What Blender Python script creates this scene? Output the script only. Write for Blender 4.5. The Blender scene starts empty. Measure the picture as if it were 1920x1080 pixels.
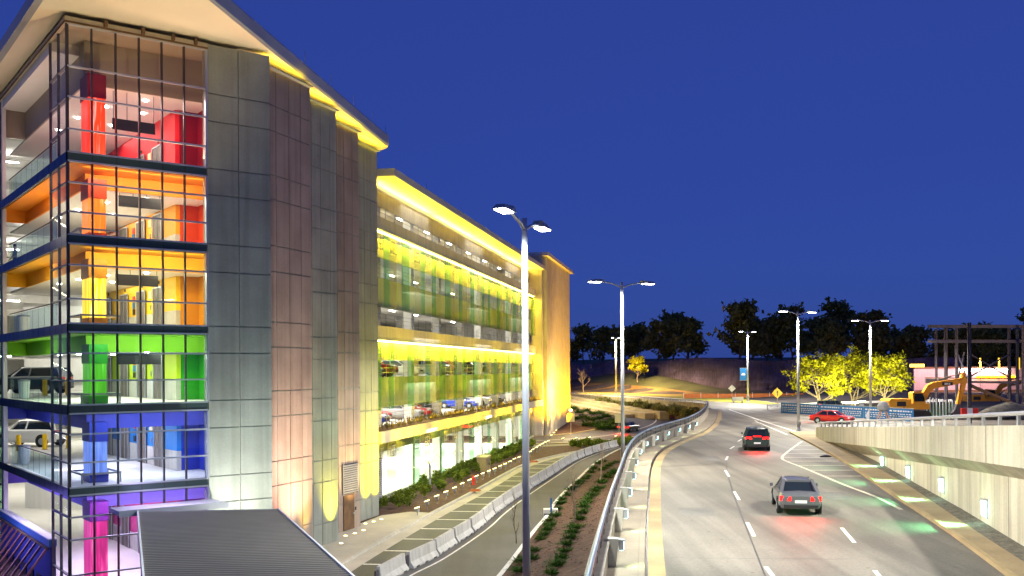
import bpy, bmesh, math, random
from mathutils import Vector, Matrix, noise
random.seed(7)
R = math.radians
PI = math.pi
scene = bpy.context.scene
COL = scene.collection

# ------------------------------------------------------------------ camera model
FPX, HX, HY, ROLL, CAMZ = 1842.0, 960.0, 692.0, 0.006, 10.3
def ray(px, py):
    du, dv = (px - HX) / FPX, (HY - py) / FPX
    return du + dv * ROLL, dv - du * ROLL
def at_y(px, py, Y):
    u, v = ray(px, py)
    return Vector((u * Y, Y, CAMZ + v * Y))
def at_z(px, py, z):
    u, v = ray(px, py)
    Y = (z - CAMZ) / v
    return Vector((u * Y, Y, z))

cam_d = bpy.data.cameras.new("camera")
cam = bpy.data.objects.new("camera", cam_d)
COL.objects.link(cam)
cam.matrix_world = Matrix(((math.cos(ROLL), math.sin(ROLL), 0, 0), (0, 0, -1, 0),
                           (-math.sin(ROLL), math.cos(ROLL), 0, CAMZ), (0, 0, 0, 1)))
cam_d.sensor_width = 36.0
cam_d.lens = 36.0 * FPX / 1920.0
cam_d.shift_y = (HY - 540.0) / 1920.0
cam_d.clip_start, cam_d.clip_end = 0.1, 6000
scene.camera = cam

# ------------------------------------------------------------------ materials
def nt_new(name):
    m = bpy.data.materials.new(name)
    m.use_nodes = True
    nt = m.node_tree
    return m, nt, nt.nodes["Principled BSDF"]
def mat(name, col, rough=0.7, var=0.12, scale=1.5, bump=0.0, bscale=30.0, metal=0.0, streak=0.0, speck=0.0, coat=0.0, emit=None, es=0.0, spec=None, tracks=0.0):
    m, nt, b = nt_new(name)
    N, L = nt.nodes, nt.links
    b.inputs["Roughness"].default_value = rough
    b.inputs["Metallic"].default_value = metal
    if coat: b.inputs["Coat Weight"].default_value = coat
    if spec is not None: b.inputs["Specular IOR Level"].default_value = spec
    g = N.new("ShaderNodeNewGeometry")
    nz = N.new("ShaderNodeTexNoise"); nz.inputs["Scale"].default_value = scale; nz.inputs["Detail"].default_value = 6
    L.new(g.outputs["Position"], nz.inputs["Vector"])
    rmp = N.new("ShaderNodeValToRGB")
    rmp.color_ramp.elements[0].position, rmp.color_ramp.elements[1].position = 0.3, 0.7
    rmp.color_ramp.elements[0].color = [c * (1 - var) for c in col] + [1]
    rmp.color_ramp.elements[1].color = [min(1, c * (1 + var)) for c in col] + [1]
    L.new(nz.outputs["Fac"], rmp.inputs["Fac"])
    out = rmp.outputs["Color"]
    if streak:
        mp = N.new("ShaderNodeMapping"); mp.inputs["Scale"].default_value = (2.6, 2.6, 0.10)
        L.new(g.outputs["Position"], mp.inputs["Vector"])
        n2 = N.new("ShaderNodeTexNoise"); n2.inputs["Scale"].default_value = 1.0; n2.inputs["Detail"].default_value = 5
        L.new(mp.outputs["Vector"], n2.inputs["Vector"])
        r2 = N.new("ShaderNodeValToRGB")
        r2.color_ramp.elements[0].position, r2.color_ramp.elements[1].position = 0.36, 0.56
        v = 1 - streak
        r2.color_ramp.elements[0].color = (v, v, v * 0.97, 1)
        r2.color_ramp.elements[1].color = (1, 1, 1, 1)
        L.new(n2.outputs["Fac"], r2.inputs["Fac"])
        mx = N.new("ShaderNodeMix"); mx.data_type = 'RGBA'; mx.blend_type = 'MULTIPLY'; mx.inputs["Factor"].default_value = 1
        L.new(out, mx.inputs["A"]); L.new(r2.outputs["Color"], mx.inputs["B"])
        out = mx.outputs["Result"]
    if tracks:
        mp = N.new("ShaderNodeMapping"); mp.inputs["Scale"].default_value = (.75, .028, 1); mp.inputs["Rotation"].default_value = (0, 0, R(-9))
        L.new(g.outputs["Position"], mp.inputs["Vector"])
        n2 = N.new("ShaderNodeTexNoise"); n2.inputs["Scale"].default_value = 1.0; n2.inputs["Detail"].default_value = 6; n2.inputs["Distortion"].default_value = .3
        L.new(mp.outputs["Vector"], n2.inputs["Vector"])
        n4 = N.new("ShaderNodeTexVoronoi"); n4.inputs["Scale"].default_value = .9; n4.feature = 'F1'
        L.new(g.outputs["Position"], n4.inputs["Vector"])
        r4 = N.new("ShaderNodeValToRGB"); r4.color_ramp.elements[0].position, r4.color_ramp.elements[1].position = 0.045, 0.075
        r4.color_ramp.elements[0].color = (.55,.55,.55,1); r4.color_ramp.elements[1].color = (1,1,1,1)
        L.new(n4.outputs["Distance"], r4.inputs["Fac"])
        r2 = N.new("ShaderNodeValToRGB")
        r2.color_ramp.elements[0].position, r2.color_ramp.elements[1].position = 0.38, 0.60
        v = 1 - tracks
        r2.color_ramp.elements[0].color = (v, v, v, 1); r2.color_ramp.elements[1].color = (1, 1, 1, 1)
        L.new(n2.outputs["Fac"], r2.inputs["Fac"])
        for src in (r2, r4):
            mx = N.new("ShaderNodeMix"); mx.data_type = 'RGBA'; mx.blend_type = 'MULTIPLY'; mx.inputs["Factor"].default_value = 1
            L.new(out, mx.inputs["A"]); L.new(src.outputs["Color"], mx.inputs["B"]); out = mx.outputs["Result"]
    if speck:
        n3 = N.new("ShaderNodeTexNoise"); n3.inputs["Scale"].default_value = 9.0; n3.inputs["Detail"].default_value = 8; n3.inputs["Roughness"].default_value = 0.8
        L.new(g.outputs["Position"], n3.inputs["Vector"])
        r3 = N.new("ShaderNodeValToRGB")
        r3.color_ramp.elements[0].position, r3.color_ramp.elements[1].position = 0.35, 0.65
        r3.color_ramp.elements[0].color = (1 - speck, 1 - speck, 1 - speck, 1)
        r3.color_ramp.elements[1].color = (1 + speck * .3, 1 + speck * .3, 1 + speck * .3, 1)
        L.new(n3.outputs["Fac"], r3.inputs["Fac"])
        mx = N.new("ShaderNodeMix"); mx.data_type = 'RGBA'; mx.blend_type = 'MULTIPLY'; mx.inputs["Factor"].default_value = 1
        L.new(out, mx.inputs["A"]); L.new(r3.outputs["Color"], mx.inputs["B"])
        out = mx.outputs["Result"]
    L.new(out, b.inputs["Base Color"])
    if bump:
        nb = N.new("ShaderNodeTexNoise"); nb.inputs["Scale"].default_value = bscale; nb.inputs["Detail"].default_value = 5
        L.new(g.outputs["Position"], nb.inputs["Vector"])
        bp = N.new("ShaderNodeBump"); bp.inputs["Strength"].default_value = bump; bp.inputs["Distance"].default_value = 0.05
        L.new(nb.outputs["Fac"], bp.inputs["Height"]); L.new(bp.outputs["Normal"], b.inputs["Normal"])
    if emit:
        b.inputs["Emission Color"].default_value = (*emit, 1); b.inputs["Emission Strength"].default_value = es
    return m
def emis(name, col, s):
    m, nt, b = nt_new(name)
    b.inputs["Base Color"].default_value = (*[min(.8, c) for c in col], 1)
    b.inputs["Emission Color"].default_value = (*col, 1); b.inputs["Emission Strength"].default_value = s
    return m
def glass(name, tint=(.97, .99, .98), refl=0.10, body=0.0, bodycol=(.3, .4, .35), rough=0.02):
    m = bpy.data.materials.new(name); m.use_nodes = True
    nt = m.node_tree; N, L = nt.nodes, nt.links
    N.remove(N["Principled BSDF"])
    o = N["Material Output"]
    t = N.new("ShaderNodeBsdfTransparent"); t.inputs["Color"].default_value = (*tint, 1)
    g = N.new("ShaderNodeBsdfGlossy"); g.inputs["Roughness"].default_value = rough
    lw = N.new("ShaderNodeLayerWeight"); lw.inputs["Blend"].default_value = 0.25
    mp = N.new("ShaderNodeMapRange"); mp.inputs["To Min"].default_value = refl * .5; mp.inputs["To Max"].default_value = min(1, refl * 4)
    L.new(lw.outputs["Fresnel"], mp.inputs["Value"])
    mx = N.new("ShaderNodeMixShader")
    L.new(mp.outputs["Result"], mx.inputs["Fac"])
    base = t.outputs["BSDF"]
    if body:
        d = N.new("ShaderNodeBsdfDiffuse"); d.inputs["Color"].default_value = (*bodycol, 1)
        tr = N.new("ShaderNodeBsdfTranslucent"); tr.inputs["Color"].default_value = (*bodycol, 1)
        md = N.new("ShaderNodeMixShader"); md.inputs["Fac"].default_value = 0.5
        L.new(d.outputs["BSDF"], md.inputs[1]); L.new(tr.outputs["BSDF"], md.inputs[2])
        m2 = N.new("ShaderNodeMixShader"); m2.inputs["Fac"].default_value = body
        L.new(base, m2.inputs[1]); L.new(md.outputs["Shader"], m2.inputs[2])
        base = m2.outputs["Shader"]
    L.new(base, mx.inputs[1]); L.new(g.outputs["BSDF"], mx.inputs[2])
    L.new(mx.outputs["Shader"], o.inputs["Surface"])
    return m
def leafmat(name, c1, c2, trans=0.35):
    m = bpy.data.materials.new(name); m.use_nodes = True
    nt = m.node_tree; N, L = nt.nodes, nt.links
    N.remove(N["Principled BSDF"]); o = N["Material Output"]
    g = N.new("ShaderNodeNewGeometry")
    rmp = N.new("ShaderNodeValToRGB")
    rmp.color_ramp.elements[0].color = (*c1, 1); rmp.color_ramp.elements[1].color = (*c2, 1)
    L.new(g.outputs["Random Per Island"], rmp.inputs["Fac"])
    d = N.new("ShaderNodeBsdfDiffuse"); t = N.new("ShaderNodeBsdfTranslucent")
    L.new(rmp.outputs["Color"], d.inputs["Color"]); L.new(rmp.outputs["Color"], t.inputs["Color"])
    mx = N.new("ShaderNodeMixShader"); mx.inputs["Fac"].default_value = trans
    L.new(d.outputs["BSDF"], mx.inputs[1]); L.new(t.outputs["BSDF"], mx.inputs[2])
    L.new(mx.outputs["Shader"], o.inputs["Surface"])
    return m

M = {}
M['panel'] = mat('panel_concrete', (.29, .32, .295), .75, .16, .55, .15, 25, streak=.16, speck=.10)
M['panel_warm'] = mat('panel_concrete_warm_lit', (.36, .29, .25), .75, .16, .6, .15, 25, streak=.18, speck=.10)  # brown against the greener panel paints in the warm lamp light
M['conc'] = mat('concrete', (.50, .48, .43), .8, .12, .8, .15, 30, streak=.12, speck=.12)
M['conc_white'] = mat('painted_concrete', (.72, .71, .67), .7, .06, .6, streak=.06)
M['wallconc'] = mat('retaining_concrete', (.62, .585, .455), .8, .10, .5, .2, 22, streak=.24, speck=.14)
M['parconc'] = mat('parapet_concrete', (.33, .30, .25), .8, .14, .7, .2, 22, streak=.2, speck=.12)
M['sidewalk'] = mat('sidewalk_concrete', (.31, .265, .195), .85, .14, .5, .2, 30, speck=.16)
M['apron'] = mat('apron_concrete', (.47, .43, .36), .85, .12, .5, .2, 30, speck=.14)
M['tar'] = mat('tar_seam', (.05, .05, .05), .5, .3, 2)
M['patch'] = mat('asphalt_patch', (.165, .16, .145), .7, .2, .6, .25, 60, speck=.3)
M['orangewalk'] = mat('stained_walk', (.34, .255, .14), .85, .2, .5, .2, 30, speck=.2)
M['pan'] = mat('gutter_pan', (.42, .31, .16), .85, .18, .6, .2, 30, speck=.16)
M['asphalt'] = mat('asphalt', (.222, .203, .168), .66, .18, .22, .25, 60, speck=.30, tracks=.42)
M['asphalt_dark'] = mat('asphalt_dark', (.088, .088, .092), .6, .22, .3, .25, 60, speck=.28, tracks=.28)
M['line'] = mat('road_paint', (.78, .76, .70), .6, .18, 3.0, speck=.35)
M['line_dim'] = mat('worn_road_paint', (.72, .66, .50), .6, .2, 3.0, speck=.4)
M['mulch'] = mat('mulch', (.115, .058, .036), .95, .4, 2.0, .8, 14, speck=.6)
M['gravel'] = mat('gravel', (.17, .155, .12), .95, .35, 3.0, .8, 12, speck=.7)
M['soil'] = mat('soil', (.06, .05, .05), .95, .3, .3, .5, 4, speck=.5)
M['grass'] = mat('hill_grass', (.075, .085, .03), .95, .45, .12, .8, 3, speck=.6)
M['litgrass'] = mat('orange_lit_grass', (.24, .14, .04), .95, .35, .15, .8, 3, speck=.55)  # orange lamp light on the grass is painted into this colour
M['verge'] = mat('flowering_verge', (.36, .32, .03), .95, .3, .3, .8, 4, speck=.5)
M['rock'] = mat('rock_face', (.12, .095, .15), .9, .45, .16, .9, 1.2, streak=.35, speck=.4)
M['stone'] = mat('stone_wall', (.34, .30, .17), .85, .25, .9, .6, 3.0, speck=.35)
M['terrace'] = mat('terrace_concrete', (.42, .34, .18), .85, .18, .5, .2, 10, speck=.25)
M['alu'] = mat('aluminium', (.42, .46, .52), .35, .05, 1, metal=.6)
M['sideband'] = mat('side_band_glass', (.010, .018, .026), .3, .1, .6)
M['midalu'] = mat('return_mullion', (.11, .11, .14), .4, .05, 1)  # lighter tone paints in the coloured light on the return frames
M['darkalu'] = mat('dark_mullion', (.035, .03, .035), .4, .05, 1)
M['spandrel'] = mat('spandrel_glass', (.030, .058, .060), .38, .1, .6)
M['white'] = mat('white_ceiling', (.80, .79, .77), .8, .03, .5)
M['floor'] = mat('deck_floor', (.66, .64, .60), .6, .08, .4, speck=.08)
M['tan'] = mat('tan_soffit', (.42, .38, .30), .8, .08, .4)
M['roofsoffit'] = mat('roof_soffit', (.66, .60, .46), .75, .07, .25)
M['fascia'] = mat('roof_fascia', (.46, .47, .46), .5, .05, .5, metal=.2)
M['steel'] = mat('brushed_steel', (.14, .115, .095), .5, .1, 2)
M['grey'] = mat('grey_metal', (.30, .31, .32), .5, .08, 1)
M['black'] = mat('black_plastic', (.012, .012, .014), .5, .1, 2)
M['rubber'] = mat('tyre_rubber', (.015, .015, .015), .85, .1, 5)
M['pole'] = mat('galvanised_pole', (.50, .52, .56), .4, .06, 1.2, metal=.35)
M['blackmetal'] = mat('black_rail', (.02, .022, .028), .4, .1, 1, metal=.3)
M['bluesteel'] = mat('rail_steel', (.30, .40, .52), .3, .08, 1, metal=.7)
M['rib'] = mat('ribbed_roof_metal', (.21, .19, .165), .5, .06, 1, metal=.35)
M['trim'] = mat('white_trim', (.70, .71, .74), .4, .04, 1)
M['bollard'] = mat('yellow_bollard', (.80, .50, .0), .5, .05, 1)
M['catyellow'] = mat('machine_yellow', (.62, .27, .015), .45, .1, 1.5)
M['steelframe'] = mat('dark_steel', (.07, .06, .075), .6, .2, 1)
M['timber'] = mat('weathered_timber', (.14, .08, .04), .85, .25, 2)
M['pinkwall'] = mat('site_wall', (.45, .36, .40), .8, .14, .25, streak=.1)
M['bluewrap'] = mat('blue_banner_fabric', (.01, .15, .42), .7, .12, .5)
M['red'] = mat('red_plastic', (.65, .03, .02), .5, .1, 1)
M['signyellow'] = mat('sign_yellow', (.85, .48, .0), .5, .04, 1)
M['cream'] = mat('cream_sign', (.75, .68, .40), .6, .04, 1)
M['bark'] = mat('bark', (.16, .11, .07), .95, .3, 4, .6, 12)
M['barkpale'] = mat('pale_bark', (.30, .24, .17), .95, .3, 4, .6, 12)
M['bluewall'] = mat('blue_painted_wall', (.02, .035, .26), .6, .12, .5)
M['barw'] = mat('trellis_bar', (.30, .12, .10), .5, .1, 1, metal=.3)
M['glass'] = glass('clear_glass', refl=.045)
M['railglass'] = glass('railing_glass', (.86, .95, .92), .06)
M['screen_clear'] = glass('screen_clear', (.90, .95, .88), .035)
M['screen_green'] = glass('screen_green', (.62, .84, .68), .045, .07, (.40, .50, .30))
M['screen_frost'] = glass('screen_frost', (.80, .86, .80), .035, .18, (.60, .60, .44))
M['carglass'] = mat('car_glass', (.012, .016, .02), .08, .05, 1, coat=.6)
M['lamp_white'] = emis('lamp_white', (1, .97, .88), 30)
M['lamp_warm'] = emis('lamp_warm', (1, .74, .26), 7)
M['lamp_cyan'] = emis('lamp_cyan', (.38, 1, .97), 5)
M['tail'] = emis('tail_light', (1, .0015, .001), 5)
M['tail_off'] = mat('tail_lens', (.45, .01, .01), .2, .02, 1, coat=.5)
M['amber'] = emis('amber_light', (1, .42, .0), 8)
M['headlamp'] = mat('headlamp_lens', (.6, .62, .65), .1, .02, 1, coat=.5)
M['leaf_hedge'] = leafmat('hedge_leaf', (.07, .12, .02), (.24, .29, .045))
M['leaf_juniper'] = leafmat('juniper_leaf', (.02, .06, .014), (.08, .15, .03), .2)
M['leaf_yellow'] = leafmat('yellow_bloom', (.36, .33, .01), (.66, .66, .04))
M['leaf_wood'] = leafmat('wood_leaf', (.10, .11, .035), (.28, .26, .08))
M['leaf_dry'] = leafmat('dry_stem_leaf', (.16, .09, .03), (.10, .12, .03))
M['skin'] = mat('skin', (.55, .33, .24), .6, .05, 3)
M['shirt'] = mat('shirt_cloth', (.26, .34, .50), .85, .05, 3)
M['jeans'] = mat('dark_trousers', (.04, .05, .09), .9, .1, 3)
M['hair'] = mat('dark_hair', (.03, .02, .015), .7, .1, 8)
def paint(name, c): return mat(name, c, .3, .03, .5, coat=.6)
M['car_white'] = paint('white_car_paint', (.78, .78, .77))
M['car_blue'] = paint('blue_car_paint', (.01, .04, .45))
M['car_red'] = paint('red_car_paint', (.50, .01, .012))
M['car_dark'] = paint('dark_green_car_paint', (.012, .03, .028))
M['car_silver'] = paint('silver_car_paint', (.35, .36, .38))
M['car_grey'] = paint('grey_car_paint', (.10, .10, .11))
M['car_black'] = paint('black_car_paint', (.012, .012, .016))

# ------------------------------------------------------------------ mesh builder
class MB:
    def __init__(s, M4=None):
        s.v, s.f, s.mi, s.cur = [], [], [], 0
        s.M = M4 or Matrix()
    def P(s, p):
        s.v.append(s.M @ Vector(p)); return len(s.v) - 1
    def face(s, pts):
        s.f.append([s.P(p) for p in pts]); s.mi.append(s.cur)
    def faces(s, pts, fs):
        i = [s.P(p) for p in pts]
        for f in fs:
            s.f.append([i[k] for k in f]); s.mi.append(s.cur)
    def box(s, x0, x1, y0, y1, z0, z1):
        s.faces([(x0,y0,z0),(x1,y0,z0),(x1,y1,z0),(x0,y1,z0),(x0,y0,z1),(x1,y0,z1),(x1,y1,z1),(x0,y1,z1)],
                [(0,3,2,1),(4,5,6,7),(0,1,5,4),(1,2,6,5),(2,3,7,6),(3,0,4,7)])
    def hexa(s, lo, hi):      # two quads -> solid
        s.faces(list(lo) + list(hi), [(0,3,2,1),(4,5,6,7),(0,1,5,4),(1,2,6,5),(2,3,7,6),(3,0,4,7)])
    def prism(s, poly, z0, z1):   # polygon in xy, extruded
        n = len(poly)
        s.faces([(p[0],p[1],z0) for p in poly] + [(p[0],p[1],z1) for p in poly],
                [tuple(reversed(range(n))), tuple(range(n, 2*n))] + [(i,(i+1)%n,n+(i+1)%n,n+i) for i in range(n)])
    def extr(s, poly, vec):   # 3d polygon extruded by vec
        n = len(poly); vec = Vector(vec)
        s.faces([Vector(p) for p in poly] + [Vector(p) + vec for p in poly],
                [tuple(reversed(range(n))), tuple(range(n, 2*n))] + [(i,(i+1)%n,n+(i+1)%n,n+i) for i in range(n)])
    def tube(s, pts, r, n=8, cap=True):
        pts = [Vector(p) for p in pts]
        rs = r if isinstance(r, (list, tuple)) else [r] * len(pts)
        rings = []
        up = Vector((0, 0, 1))
        for i, p in enumerate(pts):
            t = (pts[min(i+1, len(pts)-1)] - pts[max(i-1, 0)])
            if t.length < 1e-9: t = Vector((0, 0, 1))
            t.normalize()
            ref = up if abs(t.z) < .95 else Vector((1, 0, 0))
            a = t.cross(ref).normalized(); b = t.cross(a).normalized()
            rings.append([s.P(p + (a * math.cos(k*2*PI/n) + b * math.sin(k*2*PI/n)) * rs[i]) for k in range(n)])
        for i in range(len(rings)-1):
            for k in range(n):
                s.f.append([rings[i][k], rings[i][(k+1)%n], rings[i+1][(k+1)%n], rings[i+1][k]]); s.mi.append(s.cur)
        if cap:
            s.f.append(list(reversed(rings[0]))); s.mi.append(s.cur)
            s.f.append(list(rings[-1])); s.mi.append(s.cur)
    def bar(s, p, q, w, h=None):
        h = h or w
        p, q = Vector(p), Vector(q); t = (q - p).normalized()
        ref = Vector((0,0,1)) if abs(t.z) < .95 else Vector((1,0,0))
        a = t.cross(ref).normalized() * w/2; b = t.cross(a).normalized() * h/2
        s.hexa([p-a-b, p+a-b, p+a+b, p-a+b], [q-a-b, q+a-b, q+a+b, q-a+b])
    def lathe(s, prof, n=12, c=(0,0,0)):
        c = Vector(c); rings = []
        for r, z in prof:
            rings.append([s.P(c + Vector((r*math.cos(k*2*PI/n), r*math.sin(k*2*PI/n), z))) for k in range(n)])
        for i in range(len(rings)-1):
            for k in range(n):
                s.f.append([rings[i][k], rings[i][(k+1)%n], rings[i+1][(k+1)%n], rings[i+1][k]]); s.mi.append(s.cur)
        s.f.append(list(reversed(rings[0]))); s.mi.append(s.cur)
        s.f.append(list(rings[-1])); s.mi.append(s.cur)
    def ribbon(s, A, B):
        n = len(A)
        s.faces(list(A) + list(B), [(i, n+i, n+i+1, i+1) for i in range(n-1)])
    def loft(s, rings, close=True, caps=True):
        idx = [[s.P(p) for p in r] for r in rings]; n = len(idx[0])
        for i in range(len(idx)-1):
            for k in range(n if close else n-1):
                s.f.append([idx[i][k], idx[i][(k+1)%n], idx[i+1][(k+1)%n], idx[i+1][k]]); s.mi.append(s.cur)
        if caps:
            s.f.append(list(reversed(idx[0]))); s.mi.append(s.cur)
            s.f.append(list(idx[-1])); s.mi.append(s.cur)
def root_loc(o):
    p = Vector((0, 0, 0))
    while o is not None:
        p = p + o.location; o = o.parent
    return p
def build(name, mb, m, parent=None, smooth=False, recalc=True):
    off = root_loc(parent) if parent else Vector((0, 0, 0))
    me = bpy.data.meshes.new(name)
    me.from_pydata([v - off for v in mb.v], [], mb.f)
    ms = m if isinstance(m, (list, tuple)) else [m]
    for x in ms: me.materials.append(x)
    if len(ms) > 1: me.polygons.foreach_set('material_index', mb.mi)
    if recalc:
        bm = bmesh.new(); bm.from_mesh(me)
        bmesh.ops.recalc_face_normals(bm, faces=bm.faces); bm.to_mesh(me); bm.free()
    if smooth: me.polygons.foreach_set('use_smooth', [True] * len(me.polygons))
    me.update()
    o = bpy.data.objects.new(name, me); COL.objects.link(o)
    if parent: o.parent = parent
    return o
def tag(o, label=None, cat=None, group=None, kind=None):
    if label: o['label'] = label
    if cat: o['category'] = cat
    if group: o['group'] = group
    if kind: o['kind'] = kind
    return o
def thing(name, loc, label, cat, group=None):
    o = bpy.data.objects.new(name, None); COL.objects.link(o)
    o.empty_display_size = .2
    o.location = loc
    return tag(o, label, cat, group)
def single(name, mb, m, label, cat, group=None, base=None, **k):   # a thing that is one mesh, origin at its base
    b = Vector(base) if base is not None else Vector((0, 0, 0))
    mb.v = [v - b for v in mb.v]
    o = build(name, mb, m, **k); o.location = b
    return tag(o, label, cat, group)
def struct(name, mb, m, **k):
    o = build(name, mb, m, **k); o['kind'] = 'structure'; return o
def kids(o): return [c for c in COL.objects if c.parent == o]
def copy_tree(o, parent=None, cache={}):
    c = o.copy(); COL.objects.link(c)
    if parent: c.parent = parent
    for ch in o.children: copy_tree(ch, c)
    return c
def dup(o, loc, rz=0.0, label=None, sc=None, group=None):
    c = copy_tree(o); c.location = loc; c.rotation_euler = (0, 0, rz)
    if sc: c.scale = (sc, sc, sc) if not isinstance(sc, tuple) else sc
    if label: c['label'] = label
    if group: c['group'] = group
    return c
LIGHTN = [0]
def light(kind, loc, power, col=(1,1,1), aim=None, size=.2, size_y=None, spot=120, blend=.5, name='lamp_light', parent=None):
    d = bpy.data.lights.new(name, kind); d.energy = power; d.color = col
    o = bpy.data.objects.new(name, d); COL.objects.link(o)
    if kind == 'AREA':
        if size_y: d.shape = 'RECTANGLE'; d.size = size; d.size_y = size_y
        else: d.shape = 'DISK'; d.size = size
    elif kind == 'SPOT':
        d.spot_size = R(spot); d.spot_blend = blend; d.shadow_soft_size = size
    else: d.shadow_soft_size = size
    loc = Vector(loc); o.location = loc
    if aim is not None:
        o.rotation_euler = (Vector(aim) - loc).to_track_quat('-Z', 'Y').to_euler()
    return o
def lerp(a, b, t): return a + (b - a) * t
def interp(x, xs, ys):
    if x <= xs[0]: return ys[0] + (x - xs[0]) * (ys[1]-ys[0])/(xs[1]-xs[0])
    for i in range(len(xs)-1):
        if x <= xs[i+1]: return lerp(ys[i], ys[i+1], (x-xs[i])/(xs[i+1]-xs[i]))
    return ys[-1] + (x - xs[-1]) * (ys[-1]-ys[-2])/(xs[-1]-xs[-2])
def smoothpath(pts, n):    # catmull-rom resample
    pts = [Vector(p) for p in pts]; out = []
    for i in range(len(pts)-1):
        p0, p1, p2, p3 = pts[max(i-1,0)], pts[i], pts[i+1], pts[min(i+2,len(pts)-1)]
        for k in range(n):
            t = k/n
            out.append(.5*((2*p1)+(p2-p0)*t+(2*p0-5*p1+4*p2-p3)*t*t+(3*p1-p0-3*p2+p3)*t**3))
    out.append(pts[-1]); return out
def offset(path, d):       # to the right of travel, in xy
    out = []
    for i, p in enumerate(path):
        t = path[min(i+1,len(path)-1)] - path[max(i-1,0)]; t.z = 0; t.normalize()
        out.append(p + Vector((t.y, -t.x, 0)) * d)
    return out
def atz(path, z): return [Vector((p.x, p.y, z)) for p in path]
def along(path, step, start=0.0):
    out = []; acc = -start
    for i in range(len(path)-1):
        seg = path[i+1]-path[i]; l = seg.length
        d = -acc if acc < 0 else (step - acc if acc > 0 else 0)
        while d < l:
            out.append((path[i] + seg*(d/l), seg.normalized())); d += step
        acc = (l - (d - step))
        if acc >= step: acc = 0
    return out
SUN_EL, SKY_TINT, SKY_STR, EXPO = 12.0, (.10, .26, 1.0, 1), .08, 0.75
SKY_FLAT, SKY_COL = .88, (.19, .37, 2.1, 1)
LAMP_P, FLOOD_P = 12500, 3800
# ------------------------------------------------------------------ terrain functions
G0, ZU = 0.5, 3.9
WY = [10, 22, 30, 37.7, 44.3, 51, 58.5, 66, 73, 79, 84.6, 89.5, 94, 98.5, 110, 125, 140, 149, 153, 157, 162, 170, 180, 195, 211, 225, 245]
WX = [0.2, 1.8, 2.85, 3.9, 4.86, 5.87, 6.95, 8.17, 9.55, 11.19, 13.0, 14.8, 16.5, 18.0, 21.2, 24.8, 28.0, 29.8, 30.2, 29.9, 28.8, 26.6, 23.6, 19.4, 14.9, 8, -8]
def Wx(Y): return interp(Y, WY, WX)
RY = [8, 33.6, 42.2, 49.2, 64, 81.5, 88]
RX = [11.9, 17.5, 19.4, 20.8, 23.8, 26.9, 28.0]
def Rx(Y): return interp(Y, RY, RX)
def h_low(Y): return G0 + max(0, Y - 130) * 0.0357
def at_low(px, py):
    p = at_z(px, py, G0)
    for _ in range(12):
        p = at_z(px, py, lerp(p.z, h_low(p.y), .6))
    return p
def wall_top(Y): return 8.26 - .0615 * (Y - 33.6)
def sm(a, b, x):
    t = max(0, min(1, (x - a) / (b - a))); return t*t*(3-2*t)
def h_up(x, y):
    z = ZU
    # grassy berm at the back left, dropping to the right
    n = noise.noise(Vector((x*.03, y*.03, 0))) * 1.2
    near = 268 - max(0, x - 18) * 1.95 if x < 60 else 186
    cr = 1 - sm(30, 60, x)
    z += (6.2 + n) * sm(near + 6, near + 46, y) * cr
    z += 1.1 * sm(46, 70, x) * sm(112, 135, y)
    return z

# one sheet to the horizon
g = MB(); g.face([(-3000,-3000,-.6),(3000,-3000,-.6),(3000,3000,-.6),(-3000,3000,-.6)])
struct('ground', g, M['soil'])
g = MB(); rows = [-20 + 3*i for i in range(90)]
for i in range(len(rows)-1):
    y0, y1 = rows[i], rows[i+1]
    g.ribbon([(lerp(-120, Wx(y0), k/12), y0, h_low(y0) - .02) for k in range(13)], [(lerp(-120, Wx(y1), k/12), y1, h_low(y1) - .02) for k in range(13)])
struct('lower_terrain', g, M['mulch'])
g = MB(); ys = [-20 + 4*i for i in range(28)]
for i in range(27):
    y0, y1 = ys[i], min(ys[i+1], 88)
    g.face([(Wx(y0), y0, ZU-.03), (Rx(y0)+.5, y0, ZU-.03), (Rx(y1)+.5, y1, ZU-.03), (Wx(y1), y1, ZU-.03)])
struct('road_base', g, M['soil'])
# upper terrain behind, with the berm
g = MB()
ys = [88 + 3.0*i for i in range(100)]
for i in range(len(ys)-1):
    y0, y1 = ys[i], ys[i+1]
    def row(y):
        xs = Wx(y) if y < 245 else -8 - (y-245)*1.2
        n = 46
        return [(lerp(xs, 330, (k/n)**1.4), y, h_up(lerp(xs, 330, (k/n)**1.4), y) - .03) for k in range(n+1)]
    g.ribbon(row(y0), row(y1))
struct('upper_terrain', g, M['soil'], smooth=True)
# grass of the berm as its own sheet just above
def patch(name, x0, x1, y0f, y1f, m, dz, nx=30, ny=16):
    g = MB()
    for j in range(ny):
        def row(t): return [(x, lerp(y0f(x), y1f(x), t), h_up(x, lerp(y0f(x), y1f(x), t)) + dz) for x in [lerp(x0, x1, k/nx) for k in range(nx+1)]]
        g.ribbon(row(j/ny), row((j+1)/ny))
    return struct(name, g, m, smooth=True)
near = lambda x: 268 - max(0, x - 18) * 1.95 if x < 60 else 186
patch('orange_lit_bank', -14, 58, lambda x: near(x) + 5, lambda x: near(x) + 24 - max(0, x-20)*.3, M['litgrass'], .03)
patch('green_grass_bank', -14, 58, lambda x: near(x) + 24 - max(0, x-20)*.3, lambda x: near(x) + 46, M['grass'], .03)
patch('grass_verge', 17, 47, lambda x: interp(x, [17,25,35,42.5,47], [252,232,194,177,157]), lambda x: near(x) + 5.5, M['verge'], .05)
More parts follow.
